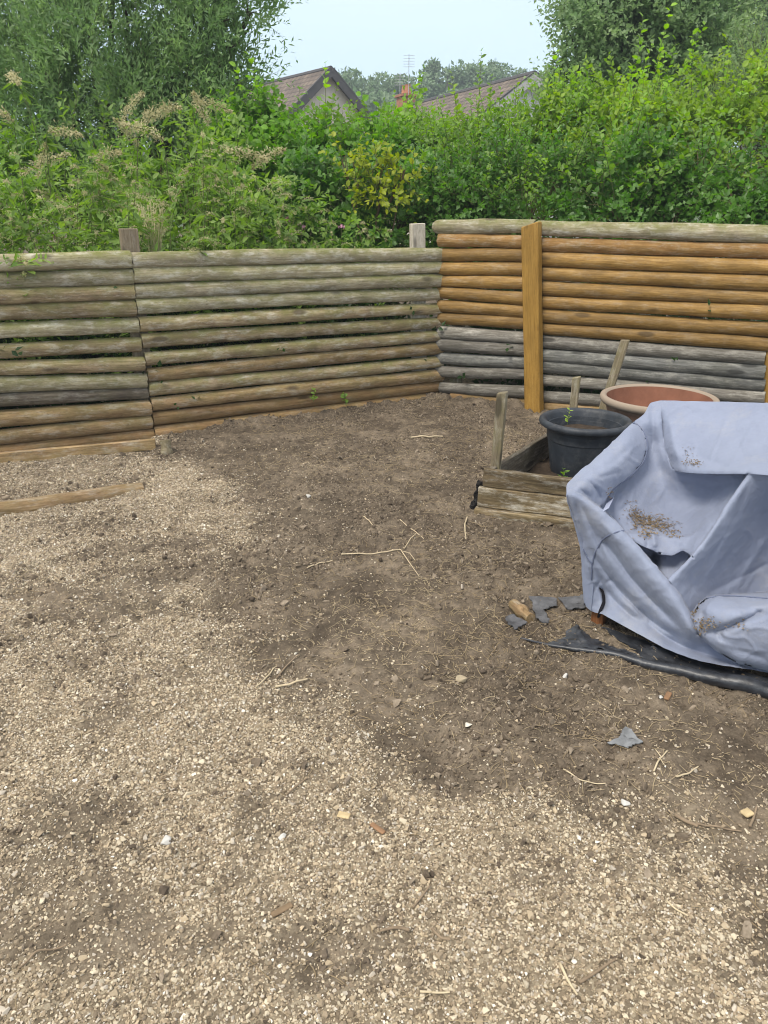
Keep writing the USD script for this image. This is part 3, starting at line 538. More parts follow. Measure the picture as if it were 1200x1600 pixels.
plant('willow_tree', 'large grey-green willow with narrow leaves at the upper left', 'tree',
      [(60, 60, 9.8, 1.0), (200, 30, 9.5, 1.0), (305, 60, 9.3, .62), (150, 150, 9.2, .9), (280, 150, 9.2, .62), (335, 165, 9.3, .42), (40, 180, 9.5, .9), (315, -50, 9.6, .75), (180, -120, 10, 1.2), (0, -60, 10, 1.2), (-150, 50, 10, 1.2), (-120, 200, 10, 1.0), (362, 70, 9.4, .30), (350, 0, 9.5, .36), (335, 225, 9.1, .42), (215, 225, 9.0, .62), (90, 250, 9.0, .6), (385, 35, 9.6, .2), (372, 130, 9.5, .25)],
      'leaf_willow', .10, .030, per=64, K=13, ln=.5, up=.75, sagk=.1, trunk_r=.07, base=(-3.4, 10.4, 0), young=70, young_mat='leaf_pale', seed=1, bark='bark', splay=.6, upn=.4)
plant('hazel_shrub', 'bright green round-leaved shrub with upright shoots before the gabled house', 'shrub',
      [(450, 255, 8.5, .34), (490, 250, 8.5, .32), (540, 262, 8.4, .32), (500, 275, 8.3, .42), (440, 285, 8.3, .38), (585, 250, 8.5, .30), (405, 235, 8.6, .34), (445, 220, 8.6, .20), (612, 245, 8.5, .2)],
      'leaf_hazel', .10, .082, T8, per=60, K=8, ln=.34, up=.6, young=10, young_mat='leaf_fresh', seed=2, big=260, trunk_r=.03,
      leaders=[(440, 260, 428, 128, 8.4), (465, 270, 458, 172, 8.4), (545, 260, 570, 185, 8.3), (410, 260, 405, 165, 8.5), (580, 270, 592, 168, 8.4), (430, 250, 442, 155, 8.3), (505, 260, 512, 175, 8.2), (600, 260, 622, 175, 8.4), (475, 270, 476, 165, 8.2), (455, 275, 468, 140, 8.3), (420, 275, 412, 140, 8.4), (490, 280, 500, 160, 8.2), (530, 280, 535, 172, 8.2), (560, 285, 560, 190, 8.1), (435, 280, 425, 165, 8.2), (600, 280, 630, 200, 8.2), (575, 285, 600, 190, 8.1)])
plant('yellow_leaved_shrub', 'small shrub with yellow leaves amid the green behind the back fence', 'shrub',
      [(590, 268, 7.15, .16), (560, 262, 7.15, .12), (618, 288, 7.15, .16), (595, 305, 7.1, .15), (535, 252, 7.15, .08), (630, 268, 7.15, .08)],
      'leaf_yellow', .07, .05, T8, per=60, K=6, ln=.2, up=.3, seed=3, big=150, trunk_r=.015,
      leaders=[(575, 300, 505, 238, 7.1), (590, 300, 560, 235, 7.1), (600, 320, 612, 232, 7.1), (600, 310, 650, 272, 7.1), (590, 320, 540, 290, 7.05), (600, 330, 640, 310, 7.05)])
plant('bramble_bush', 'dark green bramble behind the back fence, below the yellow leaves', 'bramble',
      [(480, 330, 7.8, .40), (560, 335, 7.7, .36), (640, 330, 7.6, .36), (430, 330, 7.9, .36), (620, 385, 7.5, .36), (540, 385, 7.5, .36), (450, 390, 7.4, .36), (690, 350, 7.5, .34), (580, 290, 8.2, .4), (660, 280, 8.2, .4)],
      'leaf_bramble', .088, .066, T8, per=62, K=9, ln=.32, up=.35, sagk=.35, young=30, arch=.5, young_mat='leaf_shrub', seed=4, trunk_r=.02)
plant('mixed_shrub', 'mid green shrub with one tall shoot left of the right-hand tree', 'shrub',
      [(700, 278, 8.4, .36), (755, 265, 8.4, .36), (680, 285, 8.2, .40), (760, 280, 8.2, .45), (825, 258, 8.4, .38), (640, 280, 8.4, .26), (868, 222, 8.6, .34), (825, 228, 8.6, .22)],
      'leaf_shrub', .078, .055, per=75, K=11, ln=.38, up=.7, young=12, young_mat='leaf_lime', seed=5, trunk_r=.03, big=60,
      leaders=[(745, 230, 752, 82, 8.3), (765, 250, 775, 165, 8.3), (640, 250, 632, 178, 8.3), (800, 220, 812, 140, 8.4), (725, 260, 722, 180, 8.3), (660, 270, 655, 188, 8.2), (740, 260, 735, 150, 8.2), (758, 250, 768, 120, 8.2), (835, 250, 850, 160, 8.3), (690, 280, 676, 195, 8.2), (612, 280, 606, 182, 8.1), (785, 260, 800, 178, 8.2)])
plant('lime_bush', 'light yellow-green bush under the right-hand tree', 'shrub',
      [(930, 222, 8.6, .38), (1000, 188, 8.6, .36), (1080, 222, 8.4, .40), (1020, 240, 8.3, .45), (1145, 190, 8.3, .40), (1225, 225, 8.2, .42), (940, 250, 8.3, .42), (1100, 250, 8.2, .42), (880, 240, 8.5, .36), (1290, 220, 8.2, .5)],
      'leaf_lime', .085, .062, per=62, K=10, ln=.36, up=.7, young=40, young_mat='leaf_fresh', seed=6, trunk_r=.03, big=90,
      leaders=[(1150, 220, 1160, 105, 8.2), (1130, 220, 1128, 120, 8.2), (1100, 220, 1105, 135, 8.2), (1040, 220, 1042, 145, 8.3), (905, 220, 897, 110, 8.5), (960, 220, 965, 150, 8.4), (1185, 220, 1190, 120, 8.1), (1005, 220, 1012, 150, 8.4), (870, 240, 860, 165, 8.5), (1170, 220, 1172, 95, 8.3), (1020, 230, 1028, 118, 8.2), (985, 230, 975, 128, 8.3), (1070, 220, 1080, 112, 8.2), (925, 230, 935, 120, 8.4), (1115, 230, 1140, 92, 8.1), (1090, 230, 1062, 128, 8.2), (1200, 230, 1205, 88, 8.1), (890, 240, 882, 128, 8.5), (950, 240, 915, 138, 8.3), (1050, 240, 1010, 135, 8.1), (1135, 240, 1178, 112, 8.0)])
plant('hawthorn_hedge', 'dark small-leaved hawthorn bush close behind the orange fence post', 'hedge',
      [(715, 315, 7.6, .36), (780, 310, 7.5, .40), (865, 300, 7.5, .40), (940, 300, 7.3, .40), (740, 345, 7.3, .33), (830, 345, 7.2, .33)],
      'leaf_bramble', .062, .046, per=95, K=11, ln=.27, up=.4, young=40, young_mat='leaf_shrub', arch=.2, seed=7, trunk_r=.025)
plant('dogwood_hedge', 'deep green leafy bush behind the right end of the orange fence', 'hedge',
      [(1010, 295, 7.2, .40), (1090, 290, 7.1, .40), (1170, 285, 7.0, .42), (1250, 285, 6.9, .45), (960, 335, 6.9, .33), (1060, 335, 6.8, .33), (1150, 335, 6.6, .33), (1240, 335, 6.5, .34)],
      'leaf_bramble', .076, .056, per=80, K=10, ln=.3, up=.35, sagk=.3, young=46, young_mat='leaf_shrub', arch=.3, seed=8, trunk_r=.025)
plant('birch_tree', 'airy grey-green tree with visible dark limbs at the upper right', 'tree',
      [(905, 95, 13, .55), (965, 60, 13, .95), (1020, 45, 13.2, 1.0), (950, 15, 13, .75), (1000, 115, 13, .75), (905, 140, 12.8, .55), (1065, 95, 13, .85), (872, 140, 12.8, .22), (900, 15, 13, .32), (1075, 20, 13.4, .9), (1000, -50, 13.4, 1.1), (930, -40, 13.4, .5), (1110, 140, 13, .6)],
      'leaf_tree', .10, .072, per=44, K=13, ln=.5, up=.45, young=60, young_mat='leaf_pale', seed=9, trunk_r=.11, base=(4.6, 13.3, 0), bark='bark')
plant('ash_tree', 'tall bluish green tree in the upper right corner', 'tree',
      [(1150, 35, 20, 1.6), (1240, 60, 20, 2.0), (1120, -50, 20, 1.5), (1190, 110, 19.5, 1.1), (1290, 150, 19.5, 1.6), (1120, 90, 20, .8), (1220, -60, 20.5, 2.0)],
      'leaf_far', .14, .09, per=20, K=14, ln=.8, up=.45, seed=10, trunk_r=.18, base=(10.0, 20.5, 0), bark='bark')
plant('pale_sallow_bush', 'soft pale green bush between lime bush and corner tree', 'shrub',
      [(1150, 165, 10.5, .55), (1210, 150, 10.5, .6), (1280, 170, 10.5, .6), (1195, 195, 10.2, .5)],
      'leaf_pale', .07, .022, per=62, K=13, ln=.45, up=.9, seed=11, trunk_r=.03)
plant('elder_bush', 'leafy green bush filling the gap behind the tall weeds at far left', 'shrub',
      [(40, 300, 8.4, .5), (140, 290, 8.4, .5), (250, 290, 8.3, .48), (350, 290, 8.3, .45), (400, 310, 8.1, .4), (-70, 300, 8.4, .6), (60, 370, 7.6, .42), (180, 370, 7.6, .4), (300, 370, 7.5, .4), (390, 375, 7.4, .36), (-50, 380, 7.4, .45)],
      'leaf_shrub', .10, .05, per=62, K=9, ln=.34, up=.6, young=60, young_mat='leaf_weed', arch=.2, seed=12, trunk_r=.03)

plant('sallow_hedge', 'dense green growth between the shrubs and the houses behind', 'hedge',
      [(370, 265, 10.8, .7), (460, 290, 10.6, .7), (550, 290, 10.6, .7), (640, 300, 10.4, .7), (730, 300, 10.4, .7), (820, 290, 10.4, .7), (900, 270, 10.4, .7), (990, 270, 10.4, .7), (420, 350, 9.6, .6), (520, 360, 9.6, .6), (620, 360, 9.4, .6), (300, 330, 10.0, .6), (720, 350, 9.4, .6)],
      'leaf_shrub', .10, .07, per=50, K=10, ln=.45, up=.6, seed=13, trunk_r=.03)

# tall weeds along the fence
def weed(seed, h):
    r = np.random.default_rng(500 + seed)
    t = thing('tall_weed', 'tall green nettle with drooping beige seed heads behind the left fence', 'weed', group='tall weeds behind the left fence')
    F, S, B = MB(), MB(), MB()
    for k in range(3):
        lean = r.normal(0, .16, 2); p0 = np.array([*r.normal(0, .08, 2), -.05]); hh = h * r.uniform(.8, 1.05)
        tt = np.linspace(0, 1, 7); c = p0 + np.stack([lean[0] * tt ** 2 * hh, lean[1] * tt ** 2 * hh - .06 * tt ** 3, tt * hh], -1); S.add(*tube(c, .006 * (1 - .7 * tt), 4, False))
        nn = 15; q = np.linspace(.3, 1, nn); pos = np.stack([np.interp(q, tt, c[:, i]) for i in range(3)], -1)
        for s in (0, np.pi):
            ang = np.arange(nn) * 1.57 + s + r.uniform(-.3, .3, nn); d = np.stack([np.cos(ang), np.sin(ang), r.uniform(-.55, .1, nn)], -1)
            L = .185 * (1.15 - .6 * q) * r.uniform(.8, 1.2, nn); F.add(*leaves(pos, d, np.array([0, 0, 1.0]) + rand3(r, (nn,)) * .4, L, L * .42, T8))
            # side sprigs
            for i in range(2, nn, 2):
                sp = (pos[i:i + 1], unit(d[i:i + 1] * .8 + [0, 0, .5]), np.array([.16]), np.array([.05])); F.add(*foliage(r, sp, 7, .085, .032, T4, droop=.25))
        for i in range(7, nn):
            if r.random() < .30 or i > nn - 3:
                a = r.uniform(0, 6.28); l = r.uniform(.07, .16); tq = np.linspace(0, 1, 14); e = np.stack([np.cos(a) * l * tq, np.sin(a) * l * tq, .03 * tq - l * .9 * tq ** 2 + (l * .5 * tq if i > nn - 4 else 0)], -1) + pos[i]
                pp = np.repeat(e, 5, 0) + r.normal(0, .006, (70, 3)); B.add(*leaves(pp, rand3(r, (70,)) - [0, 0, .5], rand3(r, (70,)), r.uniform(.008, .018, 70), r.uniform(.004, .008, 70), T4))
    obj('foliage', F.get(), 'leaf_weed', t, kind='stuff'); obj('stem', S.get(), 'stem_green', t); obj('seed_head', B.get(), 'seed_beige', t, kind='stuff')
    return t
weeds = [weed(i, h) for i, h in enumerate((1.55, 1.75, 1.95, 1.45, 1.7))]
wr = np.random.default_rng(77); k = 0
for row, (o, n) in enumerate(((.45, 26), (.75, 26), (1.1, 24), (1.6, 20))):
    for i in range(n):
        s = -1.1 + (i + wr.uniform(.1, .9)) / n * 4.5; p = fenceA + dl * s - outL * (o + wr.uniform(-.12, .12)); sc = wr.uniform(.82, 1.08) * (.9 + .08 * row)
        if s > 2.6: sc *= .86
        if row == 3 and s > 2.2: continue
        loc = (p[0], p[1], 0)
        if k < len(weeds):
            weeds[k].GetAttribute('xformOp:translate').Set(Gf.Vec3d(*map(float, loc)))
        else: dup(weeds[k % 5], loc, wr.uniform(0, 360), sc)
        k += 1
# arching weeds with beige plumes
pr = np.random.default_rng(321)
for a_, b_ in [(15, 120), (22, 190), (75, 205), (110, 240), (190, 190), (225, 180), (265, 170), (300, 160), (215, 228), (255, 218), (325, 195), (350, 235), (180, 285), (300, 255), (392, 265), (330, 295), (110, 325), (150, 245), (60, 280), (40, 330), (270, 320), (365, 330)]:
    Yp = 7.0 + pr.uniform(-.5, .5); tip = at(a_, b_, Yp); bp = np.array([tip[0] + pr.uniform(-.45, .25), Yp + pr.uniform(0, .4), 0])
    t = thing('plumed_weed', 'arching weed with a drooping beige seed plume standing above the nettles', 'weed', bp, group='plumed weeds above the nettles')
    e = tip - bp; tt = np.linspace(0, 1, 12)[:, None]; c = (1 - tt) ** 2 * 0 + 2 * tt * (1 - tt) * np.array([e[0] * .15, e[1] * .3, e[2] * 1.0]) + tt ** 2 * e; S, F, B = MB(), MB(), MB(); S.add(*tube(c, .007 * (1 - .7 * tt[:, 0]), 5, False))
    n = 26; q_ = pr.uniform(.35, .93, n); ps = np.stack([np.interp(q_, tt[:, 0], c[:, k]) for k in range(3)], -1); F.add(*leaves(ps, rand3(pr, (n,)) * [1, 1, .4] - [0, 0, .25], np.array([0, 0, 1.0]) + rand3(pr, (n,)) * .4, pr.uniform(.10, .19, n), pr.uniform(.025, .045, n), T8))
    hd = unit(np.array([pr.uniform(-.6, 1.0), -.2, pr.uniform(-.15, .5)])); hl = pr.uniform(.26, .46); n = 330; u_ = pr.random(n); ctr = e + hd * hl * u_[:, None] - np.array([0, 0, .25 * hl]) * (u_ ** 2)[:, None]
    B.add(*leaves(ctr + pr.normal(0, 1, (n, 3)) * (.024 * np.sin(np.pi * np.clip(u_ * .85 + .12, 0, 1)))[:, None], rand3(pr, (n,)) + hd - [0, 0, .5], rand3(pr, (n,)), pr.uniform(.014, .034, n), pr.uniform(.006, .012, n), T4)); S.add(*tube(np.array([e, e + hd * hl * .5 - [0, 0, .06 * hl], e + hd * hl - [0, 0, .25 * hl]]), .003, 4, False))
    obj('stem', S.get(), 'stem_green', t); obj('foliage', F.get(), 'leaf_weed', t, kind='stuff'); obj('seed_plume', B.get(), 'seed_beige', t, kind='stuff')
# low growth right behind both fences
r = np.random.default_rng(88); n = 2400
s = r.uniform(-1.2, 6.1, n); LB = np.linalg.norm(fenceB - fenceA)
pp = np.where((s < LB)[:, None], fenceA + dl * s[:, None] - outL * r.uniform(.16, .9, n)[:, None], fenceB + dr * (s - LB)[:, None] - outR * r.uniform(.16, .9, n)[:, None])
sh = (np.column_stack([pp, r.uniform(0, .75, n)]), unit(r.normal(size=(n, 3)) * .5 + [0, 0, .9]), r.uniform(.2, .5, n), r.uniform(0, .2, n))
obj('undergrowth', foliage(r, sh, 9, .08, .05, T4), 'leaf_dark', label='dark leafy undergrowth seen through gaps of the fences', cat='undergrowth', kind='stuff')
# pink-flowered plants
fl = thing('pink_flowered_plant', 'leafy stems with small pink flowers behind the back fence, left of the pale post', 'flowers', (*at(455, 375, 7.2)[:2], 0))
r = np.random.default_rng(5); base = at(455, 375, 7.2); base[2] = 0; S, F = MB(), MB()
for (a, b) in [(443, 352), (452, 365), (458, 372), (470, 355), (436, 362), (533, 355), (448, 345)]:
    top = at(a, b, 7.0); bot = np.array([top[0] + r.normal(0, .05), top[1] + .1, .1]); tt = np.linspace(0, 1, 5)[:, None]; S.add(*tube(bot - base + (top - bot) * tt, .004, 4, False))
    sh = ((bot + (top - bot) * .5 - base)[None], unit(top - bot)[None], np.array([np.linalg.norm(top - bot) * .45]), np.array([0.0])); F.add(*foliage(r, sh, 14, .09, .028, T8))
    B = MB(); n = 14; B.add(*leaves(np.repeat((top - base)[None], n, 0) + r.normal(0, .014, (n, 3)), rand3(r, (n,)), rand3(r, (n,)), np.full(n, .024), np.full(n, .02), T4)); obj('flower', B.get(), 'pink_petal', fl)
obj('stem', S.get(), 'stem_green', fl); obj('foliage', F.get(), 'leaf_weed', fl, kind='stuff')
# dry grass tuft by the left post
tg = at(235, 392, 5.75); base = np.array([tg[0], tg[1], 0]); gt = thing('dry_grass', 'clump of bleached drooping grass beside the left post top', 'grass', base)
S, B = MB(), MB()
for i in range(46):
    e = at(r.uniform(212, 262), r.uniform(312, 385), 5.75 + r.uniform(0, .25)) - base; m = np.array([e[0] * .6, e[1] * .7 + .03, e[2] * 1.02 + r.uniform(.0, .1)])
    tt = np.linspace(0, 1, 8)[:, None]; c = (1 - tt) ** 2 * np.array([0, .05, .8]) + 2 * tt * (1 - tt) * m + tt ** 2 * e; S.add(*tube(c, .0018, 3, False))
    q = np.repeat(c[-3:], 4, 0) + r.normal(0, .008, (12, 3)); B.add(*leaves(q, rand3(r, (12,)) - [0, 0, .6], rand3(r, (12,)), np.full(12, .02), np.full(12, .006), T4))
obj('blade', S.get(), 'seed_beige', gt); obj('seed_head', B.get(), 'seed_beige', gt)

# ---------------------------------------------------------------- far: hill, wood, houses
gx2, gy2 = np.linspace(-90, 110, 61), np.linspace(52, 200, 41); HX, HY = np.meshgrid(gx2, gy2)
def hillz(x, y): return 13.5 * (1 / (1 + np.exp(-(y - 92) / 12))) * (0.85 + 0.25 * np.sin(x * .045 + 1.2)) - 0.6
HZ = hillz(HX, HY); ii = np.arange(HX.size).reshape(HX.shape)
plain('hill_green', (0.07, 0.10, 0.045), 0.95, 0.1, 0.35, 0.2)
obj('hill', (np.stack([HX.ravel(), HY.ravel(), HZ.ravel()], -1), np.stack([ii[:-1, :-1], ii[:-1, 1:], ii[1:, 1:], ii[1:, :-1]], -1).reshape(-1, 4)), 'hill_green', smooth=True, label='low wooded hillside behind the houses', cat='hill', kind='structure')
def far_tree(seed, h, w, conical):
    r = np.random.default_rng(900 + seed)
    t = thing('woodland_tree', 'rounded green tree on the wooded hillside behind the houses' if not conical else 'tall pointed dark tree on the hillside, the one nearer the chimney', 'tree', group='trees on the hillside' if not conical else None)
    F = MB(); mb = MB(); mb.add(*tube([[0, 0, -1], [.1, 0, h * .4], [0, 0, h * .9]], [.25, .18, .05], 6))
    for k in range(16):
        z = h * r.uniform(.25, .92); rad = w * (1 - ((z / h - .45) / .6) ** 2 if not conical else (1.12 - z / h)) * .62
        a = r.uniform(0, 6.28); c = np.array([np.cos(a) * rad, np.sin(a) * rad, z]); R = w * r.uniform(.26, .42)
        n = 190; d = rand3(r, (n,)); p = c + d * R * r.uniform(.55, 1.08, (n, 1)) * [1, 1, .85]
        F.add(*leaves(p, rand3(r, (n,)) + d * .6, d + [0, 0, .5] + rand3(r, (n,)) * .5, r.uniform(.25, .5, n), r.uniform(.18, .34, n), T4))
        mb.add(*tube([[0, 0, z * .75], c * .6 + [0, 0, z * .32], c], [.1, .06, .02], 4))
    obj('crown', F.get(), 'leaf_far', t, kind='stuff'); obj('trunk', mb.get(), 'bark', t)
    return t
rounds = [far_tree(i, h, w, False) for i, (h, w) in enumerate(((7.5, 3.2), (8.5, 3.0), (6.5, 3.4)))]; cones = [far_tree(10, 10.5, 2.3, True)]
fr = np.random.default_rng(4); used_first = set()
tops = [(385, 138, 95, 0), (405, 130, 100, 0), (430, 128, 96, 0), (470, 120, 95, 0), (505, 112, 94, 0), (530, 104, 90, 0), (545, 108, 86, 0), (575, 122, 84, 0), (595, 117, 90, 0), (612, 112, 92, 0), (632, 113, 88, 0), (655, 106, 90, 0), (678, 86, 92, 1), (700, 100, 88, 0), (722, 90, 94, 0), (738, 96, 90, 0), (755, 100, 86, 0), (772, 88, 92, 1), (790, 100, 90, 0), (808, 104, 92, 0), (830, 112, 92, 0), (860, 110, 92, 0), (900, 100, 96, 0), (560, 140, 76, 0), (610, 146, 76, 0), (660, 136, 76, 0), (700, 140, 78, 0), (745, 134, 78, 0), (790, 134, 78, 0), (585, 145, 80, 0), (835, 140, 78, 0), (450, 140, 78, 0), (410, 150, 80, 0), (500, 140, 80, 0), (300, 130, 98, 0), (200, 120, 98, 0), (100, 120, 98, 0), (1000, 110, 95, 0), (1100, 110, 95, 0), (1180, 110, 95, 0)]
for i, (a, b, Y, con) in enumerate(tops):
    top = at(a, b, Y); zb = float(hillz(top[0], top[1])); src = cones[0] if con else rounds[i % 3]; hh = (10.5 if con else (7.5, 8.5, 6.5)[i % 3]) * 1.02
    need = max(3.0, top[2] - zb); sc = need / hh; w = np.clip(sc, .75, 1.25)
    if src.GetPath() not in used_first:
        used_first.add(src.GetPath()); src.GetAttribute('xformOp:translate').Set(Gf.Vec3d(top[0], top[1], zb)); src.GetAttribute('xformOp:scale').Set(Gf.Vec3f(w, w, sc))
    else: dup(src, (top[0], top[1], zb), fr.uniform(0, 360), (w, w, sc), 'pointed dark tree on the hillside above the right end of the long roof' if con else None)
plain('render_wall', (0.55, 0.51, 0.42), 0.9, 0.2, 0.12, 1.5)
plain('white_wall', (0.70, 0.71, 0.70), 0.9, 0.2, 0.08, 1.5)
plain('barge_dark', (0.07, 0.065, 0.065), 0.6, 0.3, 0.2, 4)
plain('barge_pale', (0.45, 0.44, 0.42), 0.6, 0.3, 0.1, 4)
plain('blue_verge', (0.22, 0.38, 0.50), 0.6, 0.3, 0.1, 4)
plain('chimney_brick', (0.34, 0.16, 0.10), 0.9, 0.2, 0.3, 8)
plain('pot_clay', (0.40, 0.19, 0.11), 0.9, 0.2, 0.2, 4)
plain('aerial_metal', (0.35, 0.36, 0.37), 0.4, 0.5, 0.1, 4)
plain('window_frame', (0.72, 0.72, 0.70), 0.5, 0.4, 0.05, 4)
plain('window_glass', (0.04, 0.05, 0.06), 0.08, 0.6, 0.1, 4)
usdkit.material(stage, look('roof_tiles'), {
    'tc': ('texture_coordinate', {}), 'b': ('brick_texture', {'scale': 1.0, 'color1': (0.125, 0.10, 0.085), 'color2': (0.185, 0.15, 0.125), 'mortar': (0.05, 0.042, 0.037), 'brick_width': 0.33, 'row_height': 0.30, 'mortar_size': 0.022}),
    'n': ('noise_texture', {'scale': 1.2, 'detail': 5}), 'r': ('rgb_ramp', {'ramp': [(0.3, (.75, .75, .72)), (.7, (1.25, 1.2, 1.12))]}), 'm': ('mix_color', {'blend_type': 'multiply', 'fac': 1.0, 'use_clamp': False}),
    'bp': ('bump', {'strength': .6, 'distance': .03}), 'p': ('principled_bsdf', {'roughness': .8, 'specular_ior_level': .3})},
    [('tc.object', 'b.vector'), ('tc.object', 'n.vector'), ('n.fac', 'r.fac'), ('b.color', 'm.a'), ('r.color', 'm.b'), ('m.result', 'p.base_color'), ('b.fac', 'bp.height'), ('bp.normal', 'p.normal')], surface='p.BSDF')
def house(name, label, ridge0, rdir, length, half, rise, wall_mat, gable_mat, verge, over=.25):
    """Pitched house. ridge0 = near end of the ridge, rdir = unit 2D direction along which the ridge recedes. Local x along the ridge, y towards the viewer's side, z up."""
    x = np.array([*rdir, 0.0]); y = np.array([-rdir[1], rdir[0], 0.0])
    if y[1] > 0: y = -y
    z = np.cross(x, y); flip = z[2] < 0
    z = np.array([0, 0, 1.0]); o = np.array([ridge0[0], ridge0[1], 0.0]); t = thing(name, label, 'house', o)
    R = np.stack([x, y, z], 1); zr = ridge0[2]; ze = zr - rise
    def put(v): return np.asarray(v, float) @ R.T
    def solid(pn, v, f, mat, parent=t, xf=None, label=None):
        m = trimesh.Trimesh(put(v), f, process=False); m.fix_normals(); return obj(pn, m, mat, parent, label=label)
    def bx(pn, size, c, mat, parent=t, label=None):
        m = box(size, c); return solid(pn, m.vertices, m.faces, mat, parent, label=label)
    hb = half
    bx('wall', (length, .25, ze), (length / 2, hb - .125, ze / 2), wall_mat); bx('wall', (length, .25, ze), (length / 2, -hb + .125, ze / 2), wall_mat)
    for e, mt in ((0.12, gable_mat), (length - .12, wall_mat)):
        v = []
        for dx in (-.12, .12): v += [(e + dx, -hb, 0), (e + dx, hb, 0), (e + dx, hb, ze - .05), (e + dx, 0, zr - .08), (e + dx, -hb, ze - .05)]
        f = [(0, 1, 2), (0, 2, 3), (0, 3, 4), (5, 7, 6), (5, 8, 7), (5, 9, 8)] + [q for i in range(5) for q in ((i, (i + 1) % 5 + 5, (i + 1) % 5), (i, i + 5, (i + 1) % 5 + 5))]
        solid('gable', v, f, mt)
    ln = math.hypot(half, rise); slope = rise / half
    for sgn in (1, -1):
        # roof slab in its own frame so that the courses follow the slope
        dn = unit(np.array([0, sgn * half, -rise])); up = unit(np.cross([1.0, 0, 0], dn)) * (1 if sgn > 0 else -1); up = up if up[2] > 0 else -up
        m = box((length + 2 * over, ln + .35, .10), (length / 2, (ln + .35) / 2, .05))
        lx, ly = put([1.0, 0, 0]), put(dn); lz = put(up)
        M = frame(lx, ly, lz, put([0, 0, zr]))
        roof = obj('roof', m, 'roof_tiles', t, xf=M)
        for e in (-over, length + over):
            m = box((.06, ln + .35, .26), (e + (-.033 if e < 0 else .033), (ln + .35) / 2, -.03)); obj('bargeboard', m, verge, t, xf=M)
            m = box((.10, ln + .35, .05), (e + (-.02 if e < 0 else .02), (ln + .35) / 2, .128)); obj('verge_tile', m, 'barge_dark', t, xf=M)
        g = tube([put([-over, sgn * (half + .30), ze - slope * .3]), put([length + over, sgn * (half + .30), ze - slope * .3])], .06, 6); obj('gutter', g, 'barge_dark', t)
    g = tube([put([-over, 0, zr + .08]), put([length + over, 0, zr + .08])], .11, 8); obj('ridge_tile', g, 'barge_dark', t)
    return t, put, bx, hb, ze, zr
apex = at(512, 112, 35.0); rd = unit(np.array([-.6, .8]))
h1, put, bx, hb, ze, zr = house('gabled_house', 'house with a pale rendered gable and brown tiled roof, left of the sky gap', apex, rd, 9.0, 2.35, 2.0, 'render_wall', 'render_wall', 'barge_dark')
ra = at(829, 121, 30.0); rb = at(640, 166, 39.0); rd2 = unit((rb - ra)[:2])
h2, put, bx, hb, ze, zr = house('terraced_house', 'long house with a brown tiled roof and white end wall, right of the gabled house', ra, rd2, 11.5, 2.6, 1.75, 'render_wall', 'white_wall', 'barge_pale')
for q in (1.2, 3.4, 5.6, 7.8, 9.8):
    w = bx('window', (1.1, .10, 1.1), (q, hb + .052, ze - .95), 'window_frame'); 
    bx('pane', (.46, .02, .94), (q - .26, hb + .113, ze - .95), 'window_glass', w); bx('pane', (.46, .02, .94), (q + .26, hb + .113, ze - .95), 'window_glass', w)
c = put([10.2, 0, zr]); 
ch = bx('chimney', (.75, .6, 1.5), (10.2, 0, zr - .25), 'chimney_brick')
bx('chimney_cap', (.88, .74, .10), (10.2, 0, zr + .53), 'chimney_brick', ch)
for q in (-.25, .22):
    v, f = lathe([(.12, 0), (.14, .05), (.11, .35), (.13, .4), (.09, .4)], 12); obj('chimney_pot', (v + put([10.2 + q * .8, 0, zr + .57]), f), 'pot_clay', ch)
for q, hh in ((-.5, 1.9), (.45, 1.3)):
    mb = MB(); b = put([10.2 + q, .1, zr + .2]); mb.add(*tube([b, b + [0, 0, hh]], .014, 5))
    if hh < 2:
        for k in range(5): mb.add(*tube([b + [-.25, .0, hh - .05 - .11 * k], b + [.25, 0, hh - .05 - .11 * k]], .008, 4))
    obj('aerial', mb.get(), 'aerial_metal', h2)

# ---------------------------------------------------------------- raised bed, stakes and pots
bed = thing('raised_bed', 'low rotting raised bed of planks holding two plant pots', 'planter')
B0, B1 = np.array([.525, 3.905]), np.array([1.75, 3.46]); bd = unit(B1 - B0); bn = np.array([bd[1], -bd[0]])
S1 = np.array([1.42, 5.22])
def P3(p, z, o=0.0): return np.array([p[0] + bn[0] * o, p[1] + bn[1] * o, z])
board(P3(B0 + bd * .01, .195), P3(B1, .19), .098, .034, 'wood_bed', bed, wob=.010, seed=11)
board(P3(B0 - bd * .012, .088, .012), P3(B1, .086, .012), .108, .034, 'wood_bed', bed, wob=.010, seed=12)
board(P3(B0 - bd * .02, -.02, .034), P3(B1, -.02, .034), .100, .05, 'wood_bed', bed, wob=.012, seed=13, label='lowest plank half sunk in the earth')
board(np.array([*(B0 + np.array([.055, .03])), .16]), np.array([*S1, .16]), .15, .03, 'wood_dark', bed, wob=.006, seed=14)
B2 = S1 + bd * 1.2
board(np.array([*S1, .14]), np.array([*B2, .14]), .2, .03, 'wood_dark', bed, wob=.006, seed=15)
inner = np.array([P3(B0 + bd * .04, .085, -.02), P3(B1, .085, -.02), [*B2, .085], [*S1, .085]])
m = trimesh.Trimesh(inner - [0, 0, 0], [[0, 1, 2], [0, 2, 3]], process=False)
for _ in range(5): m = m.subdivide()
m.vertices[:, 2] += (meshkit.fbm(m.vertices * 9, 3, 3) - .5) * .06
plain('bed_soil', (0.05, 0.037, 0.027), 0.95, 0.1, 0.5, 30, 0.6)
obj('bed_soil', m, 'bed_soil', bed, smooth=True)
